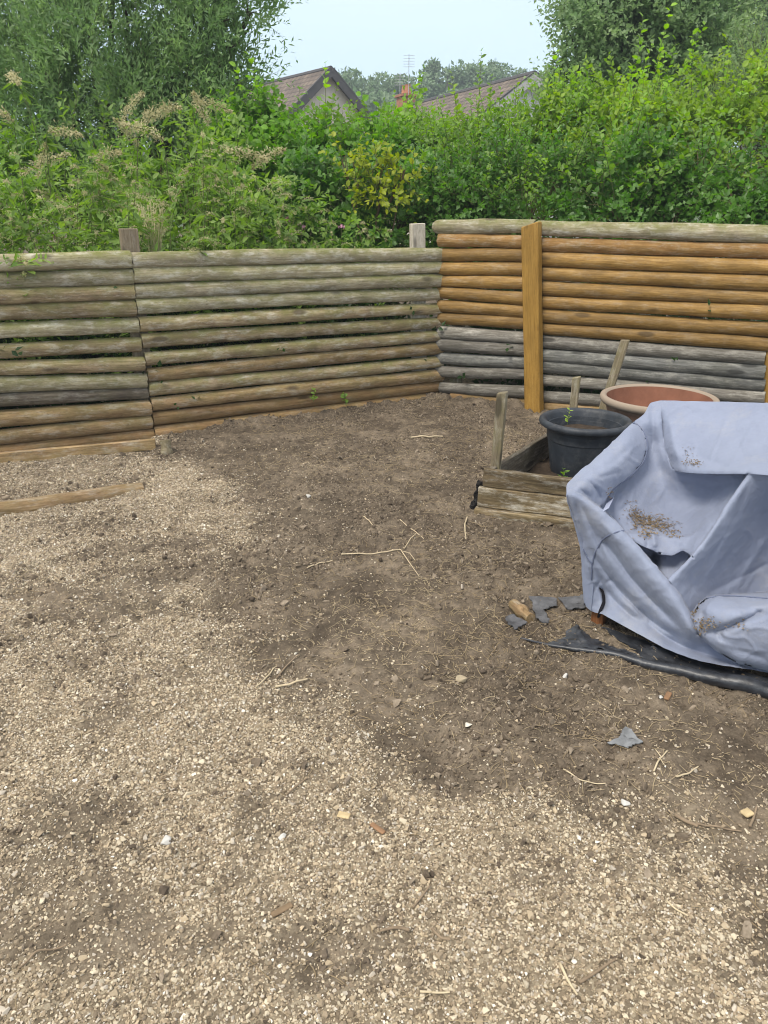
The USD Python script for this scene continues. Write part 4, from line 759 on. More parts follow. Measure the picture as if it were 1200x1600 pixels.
# torn felt at the bed's left end
fl0 = [at(748, 752, 3.93), at(756, 757, 3.93), at(754, 795, 3.9), at(735, 799, 3.9), at(737, 790, 3.92)]
plain('black_felt', (0.018, 0.016, 0.015), 0.85, 0.25, 0.4, 30, 0.5)
def sheet(pts, mat, name, label, cat, th=.004, sub=4, amp=.006, seed=0, parent=None, fixed=True):
    """Thin crumpled sheet with real thickness from an outline of 3D points."""
    pts = np.asarray(pts, float); c = pts.mean(0); n = len(pts); v = np.vstack([pts, c]); f = [(i, (i + 1) % n, n) for i in range(n)]
    m = trimesh.Trimesh(v, f, process=False)
    for _ in range(sub): m = m.subdivide()
    m.vertices[:, 2] += (meshkit.fbm(m.vertices * 22 + seed, 3, seed) - .4) * amp
    m.vertices[:, :2] += np.stack([meshkit.fbm(m.vertices * 45 + seed + 5, 3, seed + 1) - .5, meshkit.fbm(m.vertices * 45 + seed + 15, 3, seed + 2) - .5], -1) * .034
    if fixed: m.vertices[:, 2] = np.maximum(m.vertices[:, 2], gz(m.vertices[:, 0], m.vertices[:, 1]) + .004)
    vn = m.vertex_normals; vn = vn * np.sign(vn[:, 2:3] + 1e-6); k = len(m.vertices); e = m.edges[trimesh.grouping.group_rows(m.edges_sorted, require_count=1)]
    V = np.vstack([m.vertices + vn * th / 2, m.vertices - vn * th / 2]); Fc = np.vstack([m.faces, m.faces[:, ::-1] + k, np.column_stack([e[:, 0], e[:, 0] + k, e[:, 1]]), np.column_stack([e[:, 1], e[:, 0] + k, e[:, 1] + k])])
    mm = trimesh.Trimesh(V, Fc, process=False); mm.fix_normals()
    return obj(name, mm, mat, parent, smooth=40, label=label, cat=cat)
sheet(fl0, 'black_felt', 'felt_flap', None, None, amp=.02, seed=3, fixed=False, parent=bed, th=.012)
def stake(p_top, p_bot, w, th, label, cut=.012):
    t = thing('wooden_stake', label, 'stake', p_bot); o = np.array(p_bot)
    top = np.array(p_top) - o; bot = np.array([0, 0, 0]) - (top / np.linalg.norm(top)) * .12
    post(t, bot, top, w, th, 'wood_stake', bd, 'shaft', cut=cut); return t
stake(at(785, 613, 3.98), at(774, 735, 3.98), .052, .04, 'leaning weathered stake at the near left corner of the raised bed')
stake(at(901, 589, 4.95), at(893, 665, 4.95), .05, .04, 'short stake behind the black pot')
stake(at(977, 531, 5.25), at(942, 640, 5.25), .058, .04, 'tall slanting stake left of the terracotta pot')
usdkit.material(stage, look('black_plastic'), {
    'tc': ('texture_coordinate', {}), 'g': ('geometry', {}), 'n': ('noise_texture', {'scale': 9, 'detail': 6, 'roughness': .65}), 's': ('separate_xyz', {}),
    'd': ('rgb_ramp', {'ramp': [(.35, (.016, .020, .026)), (.7, (.038, .045, .056))]}), 'm': ('mix_color', {'b': (.20, .215, .24)}), 'mr': ('map_range', {'from_min': .355, 'from_max': .375, 'to_min': 0, 'to_max': .75, 'clamp': True}),
    'nd': ('noise_texture', {'scale': 16, 'detail': 9, 'roughness': .78}), 'dr': ('map_range', {'from_min': .5, 'from_max': .68, 'to_min': 0, 'to_max': .4, 'clamp': True}), 'md': ('mix_color', {'b': (.12, .115, .11)}),
    'p': ('principled_bsdf', {'roughness': .55, 'specular_ior_level': .4})},
    [('tc.object', 'n.vector'), ('n.fac', 'd.fac'), ('tc.object', 's.vector'), ('s.z', 'mr.value'), ('d.color', 'm.a'), ('mr.result', 'm.fac'), ('tc.object', 'nd.vector'), ('nd.fac', 'dr.value'), ('dr.result', 'md.fac'), ('m.result', 'md.a'), ('md.result', 'p.base_color')], surface='p.BSDF')
pc = at(915, 655, 4.32); rr = .262; zb = .09; hp = pc[2] - zb
pot = thing('black_plant_pot', 'large black plastic plant pot with a faded grey rim', 'plant pot', (pc[0], pc[1], zb))
s_ = hp / .355
prof = [(.02, .0), (.175, 0), (.18, .02), (.192, .12), (.207, .225), (.212, .23), (.214, .285), (.219, .292), (.222, .315)]
obj('body', lathe([(r_, z_ * s_) for r_, z_ in prof + [(.21, .312), (.195, .2), (.19, .19)]], 64), 'black_plastic', pot, smooth=35)
rim = [(.222, .317), (.250, .317), (.260, .324), (.264, .338), (.262, .352), (.252, .362), (.238, .362), (.228, .354), (.222, .340), (.214, .312), (.205, .28)]
obj('rim', lathe([(r_, z_ * s_) for r_, z_ in rim], 64), 'black_plastic', pot, smooth=50)
v, f = lathe([(.0, .262 * s_), (.1, .266 * s_), (.203, .258 * s_)], 40); v[:, 2] += (meshkit.fbm(v * 25, 3, 2) - .5) * .02; obj('potting_soil', (v, f), 'bed_soil', pot, smooth=True)
r = np.random.default_rng(12)
def sprig(loc, h, n, L, W, mat, label, seed):
    r = np.random.default_rng(seed); t = thing('small_weed', label, 'weed', loc)
    ls = (np.array([[0, 0, 0.0]]), unit(np.array([[r.normal(0, .15), -.05, 1.0]])), np.array([h]), np.array([0.0]))
    v, f = foliage(r, ls, n, L, W, T8, splay=1.2, upn=1.0)
    for q in range(n): obj('leaf', (v[q * 8:q * 8 + 8], T8[1]), mat, t)
    obj('stem', stems_of(ls, .0025).get(), 'stem_green', t); return t
sprig(at(887, 655, 4.25) - [0, 0, .03], .09, 9, .035, .016, 'leaf_lime', 'tiny bright green seedling growing in the black pot', 1)
sprig((.99, 4.03, .1), .10, 10, .05, .03, 'leaf_shrub', 'small green weed in the raised bed beside the black pot', 2)
usdkit.material(stage, look('terracotta'), {
    'tc': ('texture_coordinate', {}), 'n': ('noise_texture', {'scale': 5, 'detail': 6, 'roughness': .65}), 's': ('separate_xyz', {}),
    'd': ('rgb_ramp', {'ramp': [(.3, (.17, .10, .072)), (.6, (.24, .155, .115)), (.8, (.32, .245, .195))]}), 'm': ('mix_color', {'b': (.29, .235, .18)}), 'ad': ('math', {'math_type': 'multiply_add', 'value2': .12}),
    'mr': ('map_range', {'from_min': .345, 'from_max': .39, 'to_min': 0, 'to_max': .92, 'clamp': True}), 'p': ('principled_bsdf', {'roughness': .85, 'specular_ior_level': .25})},
    [('tc.object', 'n.vector'), ('n.fac', 'd.fac'), ('tc.object', 's.vector'), ('n.fac', 'ad.value1'), ('s.z', 'ad.value3'), ('ad.value', 'mr.value'), ('d.color', 'm.a'), ('mr.result', 'm.fac'), ('m.result', 'p.base_color')], surface='p.BSDF')
plain('terracotta_inside', (.21, .095, .06), .85, .2, .25, 6)
pc = at(1030, 618, 4.72); zb = .08; hp = pc[2] - zb
tp = thing('terracotta_pot', 'wide terracotta bowl pot with a pale chalky rim', 'plant pot', (pc[0], pc[1], zb)); s_ = hp / .37
obj('body', lathe([(.02, 0), (.22, 0), (.235, .02), (.275, .15), (.305, .26), (.322, .318)] , 72), 'terracotta', tp, smooth=40)
obj('rim', lathe([(r_, z_ * s_) for r_, z_ in [(.318, .315), (.342, .322), (.354, .335), (.357, .35), (.352, .364), (.340, .370), (.326, .368), (.316, .358)]], 72), 'terracotta', tp, smooth=60)
obj('inner_wall', lathe([(.316, .358 * s_), (.308, .32), (.29, .25), (.27, .18), (.0, .175)], 72), 'terracotta_inside', tp, smooth=40)

# ---------------------------------------------------------------- the covered seat
cov = thing('furniture_cover', 'lilac-grey fabric cover draped over a garden seat', 'cover')
from scipy.interpolate import RBFInterpolator
hemz = [(942, 960, .085), (980, 981, .075), (1000, 992, .07), (1035, 1011, .06), (1077, 1028, .055), (1112, 1037, .055), (1157, 1044, .06), (1200, 1051, .06), (1300, 1070, .06), (1420, 1092, .06)]
hem = [(a, b, float(gnd(a, b, z)[1])) for a, b, z in hemz]
SIL = [(885, 774, 2.66), (885, 760, 2.70), (897, 746, 2.76), (923, 723, 2.87), (958, 690, 3.0), (989, 660, 3.12), (1006, 647, 3.20), (1018, 629, 3.30), (1036, 626, 3.28), (1080, 627, 3.22), (1140, 628, 3.13), (1200, 630, 3.03), (1300, 634, 2.85), (1420, 640, 2.65)]
LEFT = [(885, 774, 2.66), (891, 800, 2.668), (901, 832, 2.675), (908, 862, 2.68), (910, 900, 2.685), (912, 938, 2.69), (916, 948, 2.69), (930, 957, 2.67)]
SEAM = [(988, 660), (999, 666), (1007, 677), (1011, 690), (1011, 703), (1005, 723), (990, 739), (973, 753), (958, 764), (950, 776)]
RID = [(897, 768), (918, 780), (940, 795), (963, 815), (975, 830), (995, 852), (1016, 875), (1037, 899), (1052, 916), (1065, 934), (1076, 955), (1089, 990)]
DIA = [(1168, 741), (1145, 775), (1120, 815), (1095, 852), (1068, 882), (1044, 906)]
EDG = [(1060, 737), (1090, 740), (1130, 741), (1168, 741), (1200, 743), (1300, 750), (1420, 760)]
CRS = [(1035, 626), (1034, 645), (1037, 687), (1044, 713), (1052, 733), (1060, 737)]
LIP = [(987, 843), (1003, 853), (1020, 860), (1035, 867), (1050, 868), (1066, 861), (1082, 870)]
HMP = [(1082, 962), (1092, 945), (1108, 933), (1150, 929), (1200, 926), (1300, 915), (1420, 905)]
UND = [(1089, 990), (1104, 1003), (1122, 1018), (1153, 1036), (1200, 1047), (1300, 1069)]
p2 = lambda L: [q[:2] for q in L]
PAN = {
 'arm': (p2(SIL[1:7]) + SEAM + [(944, 786), (935, 792)] + RID[1::-1] + [(885, 774)],
   [(885, 772, 2.68), (888, 760, 2.73), (899, 748, 2.79), (924, 726, 2.89), (959, 693, 3.03), (990, 663, 3.15), (1004, 652, 3.21), (985, 688, 3.045), (955, 715, 2.925), (928, 740, 2.81), (905, 760, 2.715), (990, 712, 3.02), (968, 738, 2.90), (945, 757, 2.82), (926, 770, 2.755), (1007, 677, 3.15), (1011, 700, 3.10), (990, 739, 2.99), (958, 764, 2.89), (940, 785, 2.80), (915, 778, 2.72)]),
 'back': ([(1006, 647), (1018, 629)] + CRS + EDG[1:4] + DIA[1:3] + [(1105, 815), (1080, 836), (1047, 838), (1030, 834), (1010, 832), (985, 832), (975, 830)] + [(963, 815), (940, 795)] + SEAM[::-1],
   [(1020, 640, 3.28), (1010, 660, 3.22), (1025, 690, 3.21), (1018, 715, 3.16), (1035, 735, 3.12), (1012, 750, 3.08), (985, 765, 3.01), (960, 785, 2.94), (1058, 755, 3.03), (1100, 757, 2.95), (1140, 757, 2.80), (1050, 790, 3.02), (1100, 790, 2.93), (1125, 790, 2.81), (1020, 798, 2.99), (980, 803, 2.90), (995, 825, 2.84), (1040, 830, 2.85), (1075, 828, 2.83), (1105, 810, 2.78), (1034, 645, 3.255), (1037, 687, 3.185), (1044, 713, 3.11), (1052, 733, 3.04)]),
 'top': (p2(SIL[8:]) + EDG[::-1] + CRS[::-1],
   [(1036, 627, 3.30), (1080, 628, 3.24), (1140, 629, 3.15), (1200, 631, 3.05), (1300, 635, 2.87), (1420, 641, 2.67), (1045, 665, 3.20), (1085, 665, 3.13), (1140, 667, 3.03), (1200, 668, 2.92), (1055, 705, 3.06), (1085, 705, 3.00), (1140, 703, 2.87), (1200, 703, 2.76), (1300, 690, 2.64), (1420, 700, 2.42), (1062, 735, 2.96), (1090, 738, 2.85), (1130, 739, 2.72), (1170, 740, 2.60), (1200, 742, 2.54), (1300, 749, 2.36), (1420, 759, 2.15), (1035, 645, 3.25), (1038, 687, 3.175), (1045, 713, 3.10), (1053, 733, 3.03)]),
 'front': (EDG[3:] + HMP[::-1] + [(1076, 955), (1065, 934), (1052, 916), (1044, 906)] + DIA[::-1],
   [(1168, 742, 2.61), (1145, 775, 2.57), (1120, 815, 2.53), (1095, 852, 2.495), (1068, 882, 2.465), (1044, 906, 2.44), (1200, 752, 2.60), (1300, 757, 2.42), (1420, 765, 2.2), (1195, 800, 2.69), (1150, 830, 2.625), (1200, 850, 2.73), (1115, 880, 2.585), (1160, 885, 2.70), (1085, 912, 2.53), (1200, 900, 2.73), (1075, 940, 2.48), (1110, 922, 2.59), (1150, 920, 2.66), (1300, 820, 2.52), (1420, 820, 2.30), (1300, 905, 2.54), (1420, 900, 2.32), (1200, 922, 2.71)]),
 'lip': ([(975, 830), (985, 832), (1010, 832), (1030, 834), (1047, 838), (1080, 836), (1105, 815), (1120, 815), (1095, 852), (1082, 870)] + LIP[-2::-1],
   [(985, 836, 2.76), (1005, 836, 2.76), (1030, 838, 2.77), (1060, 842, 2.74), (1090, 828, 2.75), (1105, 825, 2.70), (1000, 848, 2.71), (1030, 858, 2.70), (1050, 862, 2.695), (1075, 855, 2.67), (1090, 848, 2.64)]),
 'hollow': (LIP + [(1068, 882), (1044, 906)] + RID[7:3:-1], [(995, 853, 2.765), (1010, 862, 2.785), (1030, 876, 2.775), (1050, 880, 2.745), (1065, 872, 2.735), (1042, 897, 2.70), (1020, 872, 2.85)]),
 'drape': (p2(LEFT) + p2(hem[:6]) + [(1157, 1044), (1200, 1051), (1300, 1070)] + UND[::-1] + RID[-2::-1],
   LEFT + hem[:7] + [(897, 768, 2.645), (918, 780, 2.625), (940, 795, 2.60), (963, 815, 2.575), (975, 830, 2.555), (995, 852, 2.52), (1016, 875, 2.485), (1037, 899, 2.45), (1065, 934, 2.395), (1076, 955, 2.37), (1089, 988, 2.34),
    (925, 800, 2.622), (953, 833, 2.577), (985, 870, 2.528), (1013, 908, 2.475), (1043, 950, 2.415), (1068, 982, 2.375), (940, 880, 2.625), (975, 925, 2.58), (1015, 965, 2.51), (1055, 1000, 2.435), (1090, 1010, 2.40), (920, 885, 2.665), (945, 935, 2.655), (1120, 1030, 2.35), (1160, 1041, 2.31), (1200, 1049, 2.28)]),
 'hump': (HMP + [(1420, 1092), (1300, 1070)] + UND[-2::-1] + [(1085, 975)],
   [(1108, 936, 2.42), (1150, 932, 2.43), (1200, 929, 2.43), (1108, 953, 2.355), (1150, 952, 2.31), (1200, 946, 2.29), (1092, 960, 2.385), (1090, 982, 2.36), (1107, 988, 2.335), (1130, 996, 2.29), (1160, 985, 2.26), (1200, 970, 2.235), (1120, 1012, 2.30), (1150, 1026, 2.265), (1200, 1020, 2.22), (1200, 1045, 2.23), (1300, 920, 2.27), (1420, 912, 2.1), (1300, 940, 2.13), (1420, 935, 1.96), (1300, 1000, 2.05), (1300, 1066, 2.08), (1420, 1010, 1.88), (1420, 1090, 1.90)])}
# where one layer of cloth lies in front of another along its rounded edge: (curve, front panel, roll depth, width)
ROLL = [(RID, 'drape', .030, 6), (DIA, 'front', .030, 5), (EDG[:4], 'top', .022, 8), (EDG[3:], 'top', .02, 5), (CRS[1:], 'top', .010, 4), (LIP, 'lip', .018, 5), (HMP, 'hump', .03, 6), (UND, 'hump', .03, 5), (p2(SIL[1:8]), 'arm', .02, 5), (p2(LEFT[:7]), 'drape', .02, 5), (SEAM, 'arm', .018, 3), (SEAM, 'back', -.004, 3)]
# folds: (panel, line, half width, depth; negative = towards the viewer)
FOLD = [('drape', [(930, 828), (960, 866), (992, 908), (1027, 945), (1062, 980)], 8, .038), ('drape', [(925, 862), (955, 905), (985, 940), (1022, 972), (1062, 998)], 5, .024), ('drape', [(928, 885), (958, 935), (1000, 972)], 5, .016), ('drape', [(899, 782), (913, 855)], 4, .018), ('drape', [(906, 785), (935, 850), (945, 880)], 4, .014), ('drape', [(935, 812), (972, 850)], 5, -.006),
  ('drape', [(936, 917), (943, 928), (945, 940), (939, 957)], 3, .035), ('drape', [(912, 858), (925, 905), (928, 930)], 3, .007), ('drape', [(914, 938), (930, 918), (942, 902)], 3, .008), ('drape', [(945, 912), (962, 902)], 3, .007), ('drape', [(918, 948), (936, 955)], 3, -.006),
  ('drape', [(1000, 962), (1050, 1000), (1110, 1026), (1150, 1039)], 7, .030), ('drape', [(975, 935), (1040, 990), (1090, 1012)], 4, -.008),
  ('arm', [(905, 764), (922, 776)], 3, .016), ('arm', [(918, 752), (932, 765), (938, 782)], 3.5, .022), ('arm', [(934, 747), (955, 741), (975, 737)], 3.5, .008), ('arm', [(915, 748), (945, 727)], 5, .004), ('arm', [(940, 735), (985, 700)], 6, .006), ('arm', [(965, 728), (1000, 690)], 4, -.005), ('arm', [(890, 768), (900, 758)], 2.5, .008), ('arm', [(925, 755), (950, 768)], 2.5, -.007),
  ('top', [(1046, 655), (1052, 690), (1060, 722)], 6, -.016), ('top', [(1072, 700), (1095, 715), (1140, 728)], 8, .012), ('top', [(1150, 688), (1168, 722)], 9, .010), ('top', [(1185, 690), (1210, 730)], 9, .008), ('top', [(1060, 632), (1100, 655)], 8, .006), ('top', [(1100, 735), (1180, 738)], 4, -.006),
  ('back', [(1138, 768), (1112, 800)], 4, .012), ('back', [(1125, 795), (1090, 818)], 4, .010), ('back', [(1060, 752), (1110, 760), (1150, 752)], 9, .02), ('back', [(1018, 640), (1020, 680), (1016, 715)], 4, .010), ('back', [(1027, 640), (1030, 690), (1038, 725)], 5, -.008), ('back', [(1000, 790), (975, 808)], 4, -.012), ('back', [(985, 785), (965, 800)], 3, .012),
  ('front', [(1150, 800), (1125, 860), (1105, 905)], 7, -.012), ('front', [(1168, 760), (1135, 830), (1090, 890)], 5, .010), ('front', [(1200, 838), (1180, 868), (1150, 915)], 8, -.014), ('front', [(1200, 880), (1150, 905), (1100, 930)], 5, .010), ('front', [(1075, 890), (1082, 930)], 5, .008),
  ('lip', [(1021, 832), (1024, 855)], 4, -.022), ('lip', [(1012, 834), (1012, 856)], 3, .014), ('lip', [(1040, 840), (1075, 850)], 4, -.006), ('lip', [(1070, 850), (1100, 825)], 3, .01),
  ('hump', [(1105, 988), (1128, 984), (1150, 975), (1200, 950)], 5, .030), ('hump', [(1125, 990), (1128, 1000)], 3, .014), ('hump', [(1120, 952), (1160, 950), (1200, 945)], 6, -.006), ('hump', [(1100, 955), (1095, 985)], 4, .014), ('hump', [(1140, 1010), (1200, 1030)], 7, .008), ('hump', [(1115, 1000), (1150, 1012), (1200, 1018)], 4, -.005), ('hump', [(1150, 940), (1200, 962)], 4, .007)]
def dens(L, step, closed=False):
    L = np.array([q_[:2] for q_ in L], float); L = np.vstack([L, L[:1]]) if closed else L; d = np.r_[0, np.cumsum(np.linalg.norm(np.diff(L, axis=0), axis=1))]; n = max(2, int(d[-1] / step) + 1)
    # a smooth curve through the points
    from scipy.interpolate import PchipInterpolator
    t = np.linspace(0, d[-1], n); return np.stack([PchipInterpolator(d, L[:, k])(t) for k in (0, 1)], -1)
outl = np.vstack([dens(SIL, 3), dens([SIL[-1], (1420, 1092)], 14)[1:], dens(hem[::-1], 3)[1:], dens(LEFT[::-1], 3)[:-1]])
cpoly = shapely.Polygon(outl)
ys, xs = np.mgrid[622:1100:2.3, 880:1426:2.7]; xs = xs + (np.arange(len(xs))[:, None] % 2) * 1.35
g2 = np.stack([xs.ravel(), ys.ravel()], -1); g2 = g2[shapely.contains_xy(cpoly, g2[:, 0], g2[:, 1])]; g2 = g2[(g2[:, 0] < 1215) | (rng.random(len(g2)) < .08)]
names = list(PAN); polys = {k: shapely.Polygon(v[0]).buffer(0) for k, v in PAN.items()}; rbf = {k: RBFInterpolator(np.array(v[1])[:, :2] / 100, np.array(v[1])[:, 2], smoothing=2e-4, kernel='thin_plate_spline') for k, v in PAN.items()}
curves = [(dens(c, 2.4), k) for c, k in ((RID, 'drape'), (DIA, 'front'), (EDG, 'top'), (CRS, 'top'), (LIP, 'lip'), (HMP, 'hump'), (UND, 'hump'), (SEAM, 'arm'))]
keepout = shapely.union_all([shapely.LineString(c) for c, k in curves] + [cpoly.exterior])
g2 = g2[shapely.distance(keepout, shapely.points(g2)) > 1.5]
pts2, own = [outl, g2], [np.full(len(outl), -1), np.full(len(g2), -1)]
for c, k in curves:
    t = unit(np.gradient(c, axis=0)); nrm2 = np.stack([-t[:, 1], t[:, 0]], -1); inn = shapely.contains_xy(cpoly.buffer(-.9), c[:, 0], c[:, 1]); c, nrm2 = c[inn], nrm2[inn]
    pts2.append(c); own.append(np.full(len(c), names.index(k)))
    for sgn in (-.7, .7): pts2.append(c + nrm2 * sgn); own.append(np.full(len(c), -1))
pts2, own = np.vstack(pts2), np.concatenate(own)
_, ui = np.unique(np.round(pts2 / .5), axis=0, return_index=True); ui.sort(); pts2, own = pts2[ui], own[ui]
sp = shapely.points(pts2); dist = np.stack([shapely.distance(polys[k], sp) for k in names], 1); own = np.where(own < 0, dist.argmin(1), own)
Yv = np.zeros(len(pts2))
for k, n_ in enumerate(names):
    m_ = own == k
    if not m_.any(): continue
    y_ = rbf[n_](pts2[m_] / 100)
    for c, pn, a, w_ in ROLL:
        if pn == n_: y_ = y_ + a * np.exp(-shapely.distance(shapely.LineString(p2(c)), sp[m_]) / w_) ** 1.5
    for pn, c, w_, a in FOLD:
        if pn == n_:
            ln_ = shapely.LineString(dens(c, 3)); d_ = shapely.distance(ln_, sp[m_]); u_ = shapely.line_locate_point(ln_, sp[m_], normalized=True); fade = np.clip(np.minimum(u_, 1 - u_) * 5 + .25, 0, 1)
            y_ = y_ + a * fade * np.exp(-np.abs(d_ / w_) ** 1.5)
    Yv[m_] = y_
W3 = np.array([at(a, b, y_) for (a, b), y_ in zip(pts2, Yv)])
tri = Delaunay(pts2).simplices; cen = pts2[tri].mean(1); tri = tri[shapely.contains_xy(cpoly, cen[:, 0], cen[:, 1])]
a2 = np.cross(pts2[tri[:, 1]] - pts2[tri[:, 0]], pts2[tri[:, 2]] - pts2[tri[:, 0]]); tri = np.where((a2 > 0)[:, None], tri[:, ::-1], tri)
# fine wrinkles, kept on the surface that faces out
fm = trimesh.Trimesh(W3, tri, process=False); vn = np.array(fm.vertex_normals)
amp = .0028 * (meshkit.fbm(W3 * [14, 14, 20], 3, 51) - .5) + .0018 * (meshkit.fbm((W3 + .12 * meshkit.fbm(W3 * 7, 2, 5)[:, None]) * [36, 36, 52], 2, 52) - .5)
for sd, ax in ((53, [[.5, .5, .7], [.6, -.6, .2], [.3, .6, -.8]]), (57, [[.7, -.3, .4], [.2, .8, .5], [-.6, .3, .7]]), (61, [[.2, .4, .9], [.8, .3, -.5], [.5, -.8, .2]])):
    w_ = W3 + .05 * meshkit.fbm(W3 * 5, 2, sd + 1)[:, None]
    rid = np.abs(meshkit.noise((w_ @ np.array(ax)) * [4, 19, 11], sd) - .5); amp += .0045 * np.clip(.09 - rid, 0, 1) / .09 * np.clip(meshkit.noise(W3 * 5, sd + 2) * 2.2 - .8, 0, 1)
W3 = W3 + vn * amp[:, None]
# hidden side and back panels down to the ground
su = unit(np.array([.81, -.58])); sv = np.array([.58, .81]); KF = (0, .08, .25, .45, .65, .85, 1.0)
l6 = at(*LEFT[-2]); Lc = np.array([at(*q_) for q_ in LEFT[:-1]]); dl_ = np.r_[0, np.cumsum(np.linalg.norm(np.diff(Lc, axis=0), axis=1))]
cols = [np.stack([np.interp(np.array(KF) * dl_[-1], dl_, Lc[:, k]) for k in range(3)], -1)]
sd_ = dens(SIL, 6); sY = np.interp(sd_[:, 0], [q_[0] for q_ in SIL], [q_[2] for q_ in SIL]); sY[:3] = np.interp(sd_[:3, 1], [760, 774], [2.70, 2.66])
ctop = cKDTree(pts2[:len(outl)])
for k, (a, b) in enumerate(sd_[1:]):
    p = W3[cKDTree(pts2).query((a, b))[1]]; col = []
    left = a < 1012
    for kf in KF:
        q_ = np.array([p[0] + sv[0] * (.02 + .07 * kf) * (kf > 0), p[1] + sv[1] * (.02 + .07 * kf) * (kf > 0), p[2] + (.06 - p[2]) * kf])
        if left: b_ = l6[:2] + sv * max(0, (p[:2] - l6[:2]) @ sv) + su * .02; q_[:2] = p[:2] + (b_ - p[:2]) * min(1, kf * 1.5)
        col.append(q_)
    cols.append(np.array(col))
nc = len(cols); hv = np.vstack(cols); base_ = len(W3); hf = []
for a in range(nc - 1):
    for k in range(6):
        o0, o1 = base_ + a * 7 + k, base_ + (a + 1) * 7 + k; hf += [(o0, o1, o1 + 1), (o0, o1 + 1, o0 + 1)]
# closed right-hand end
re_ = np.where(pts2[:, 0] > 1419.5)[0]; re_ = re_[np.argsort(pts2[re_, 1])]; rw = W3[re_]; rd_ = np.linspace(0, 1, len(rw))
ra_ = np.stack([np.interp(np.linspace(0, 1, 7), rd_, rw[:, k]) for k in range(3)], -1); rb_ = cols[-1]; o_ = base_ + len(hv)
for k in range(6): hf += [(o_ + k, o_ + k + 1, o_ + 8 + k), (o_ + k, o_ + 8 + k, o_ + 7 + k)]
hv = np.vstack([hv, ra_, rb_])
mm = trimesh.Trimesh(np.vstack([W3, hv]), np.vstack([tri, hf]), process=False)
usdkit.material(stage, look('cover_fabric'), {
    'tc': ('texture_coordinate', {}), 'n': ('noise_texture', {'scale': 5, 'detail': 6, 'roughness': .6}), 'r': ('rgb_ramp', {'ramp': [(.3, (.20, .226, .305)), (.7, (.243, .272, .357))]}),
    'nd': ('noise_texture', {'scale': 3.0, 'detail': 8, 'roughness': .75}), 'rd': ('map_range', {'from_min': .52, 'from_max': .72, 'to_min': 0, 'to_max': .55, 'clamp': True}), 'md': ('mix_color', {'b': (.33, .325, .33)}),
    'mw': ('mapping', {'scale': (1, 1, 1)}), 'nw': ('noise_texture', {'scale': 26, 'detail': 4, 'roughness': .6, 'distortion': 1.2}), 'nf': ('noise_texture', {'scale': 900, 'detail': 1}),
    'h': ('mix_float', {'fac': .12}), 'bp': ('bump', {'strength': .5, 'distance': .007}), 'p': ('principled_bsdf', {'roughness': .72, 'specular_ior_level': .25, 'sheen_weight': .12})},
    [('tc.object', 'n.vector'), ('tc.object', 'nd.vector'), ('tc.object', 'nw.vector'), ('tc.object', 'nf.vector'), ('n.fac', 'r.fac'), ('nd.fac', 'rd.value'), ('rd.result', 'md.fac'), ('r.color', 'md.a'), ('md.result', 'p.base_color'), ('nw.fac', 'h.a'), ('nf.fac', 'h.b'), ('h.result', 'bp.height'), ('bp.normal', 'p.normal')], surface='p.BSDF')
obj('fabric', mm, 'cover_fabric', cov, smooth=True); cnorm = np.array(fm.vertex_normals)
cpx, cdep = proj(W3); ctree = cKDTree(cpx)
def on_cover(x, y, lift=.003):
    d, i = ctree.query(np.stack([np.atleast_1d(x), np.atleast_1d(y)], -1), k=10); best = []
    for di, ii in zip(d, i):
        front = cdep[ii].min(); k = [j for j, q_ in zip(ii, di) if cdep[j] < front + .06]; wgt = np.array([1 / (q_ + .3) for j, q_ in zip(ii, di) if cdep[j] < front + .06])
        p = (W3[k] * wgt[:, None]).sum(0) / wgt.sum(); best.append(p + cnorm[k[0]] * lift)
    return np.array(best)
plain('seam_thread', (.13, .15, .22), .8, .2, .1)
plain('cover_tape', (.34, .37, .48), .7, .2, .08)
for pts in ([(988, 660), (999, 666), (1007, 677), (1011, 690), (1011, 703), (1005, 723), (990, 739), (973, 753), (958, 764), (951, 775)], [(975, 829), (960, 832), (944, 840), (935, 852), (928, 868), (926, 880)], [(1105, 936), (1120, 933), (1140, 932), (1165, 933), (1199, 935)], [(912, 858), (920, 874), (926, 880), (924, 905)]):
    pts = np.array(pts, float); t = np.linspace(0, len(pts) - 1, len(pts) * 3); q_ = np.stack([np.interp(t, np.arange(len(pts)), pts[:, i]) for i in (0, 1)], -1)
    c = on_cover(q_[:, 0], q_[:, 1], .002); c = np.vstack([c[:1], (c[:-2] + c[1:-1] + c[2:]) / 3, c[-1:]]); obj('seam', tube(c, .0028, 5), 'seam_thread', cov, smooth=True)
# sewn tape tab and dark strap
a, b = on_cover(953, 782, .01)[0], on_cover(945, 797, .008)[0]
board(a, b, .026, .004, 'cover_tape', cov, 'tape_tab', up=(1, .2, .6), bevel=.001)
plain('strap_black', (.02, .018, .022), .8, .2, .2)
c = np.vstack([on_cover(936, 918, .004), on_cover(943, 926, .006), on_cover(945, 940, .006), on_cover(939, 956, .004)]); c = np.vstack([c, c[-1] + [-.004, .0, -.03]])
mb = MB()
for i, (p_, w_) in enumerate(zip(c, (.004, .012, .014, .012, .010))): pass
L_ = np.array([.016, .012, .0]); ww = np.array([.002, .010, .012, .011, .008])[:, None]
vv = np.concatenate([c - unit(L_) * ww, c + unit(L_) * ww, c - unit(L_) * ww + [0, .005, 0], c + unit(L_) * ww + [0, .005, 0]]); n_ = len(c); ff = []
for i in range(n_ - 1): ff += [(i, i + n_, i + n_ + 1), (i, i + n_ + 1, i + 1), (i + 2 * n_, i + 3 * n_ + 1, i + 3 * n_), (i + 2 * n_, i + 2 * n_ + 1, i + 3 * n_ + 1)]
obj('strap', (vv, np.array(ff)), 'strap_black', cov)
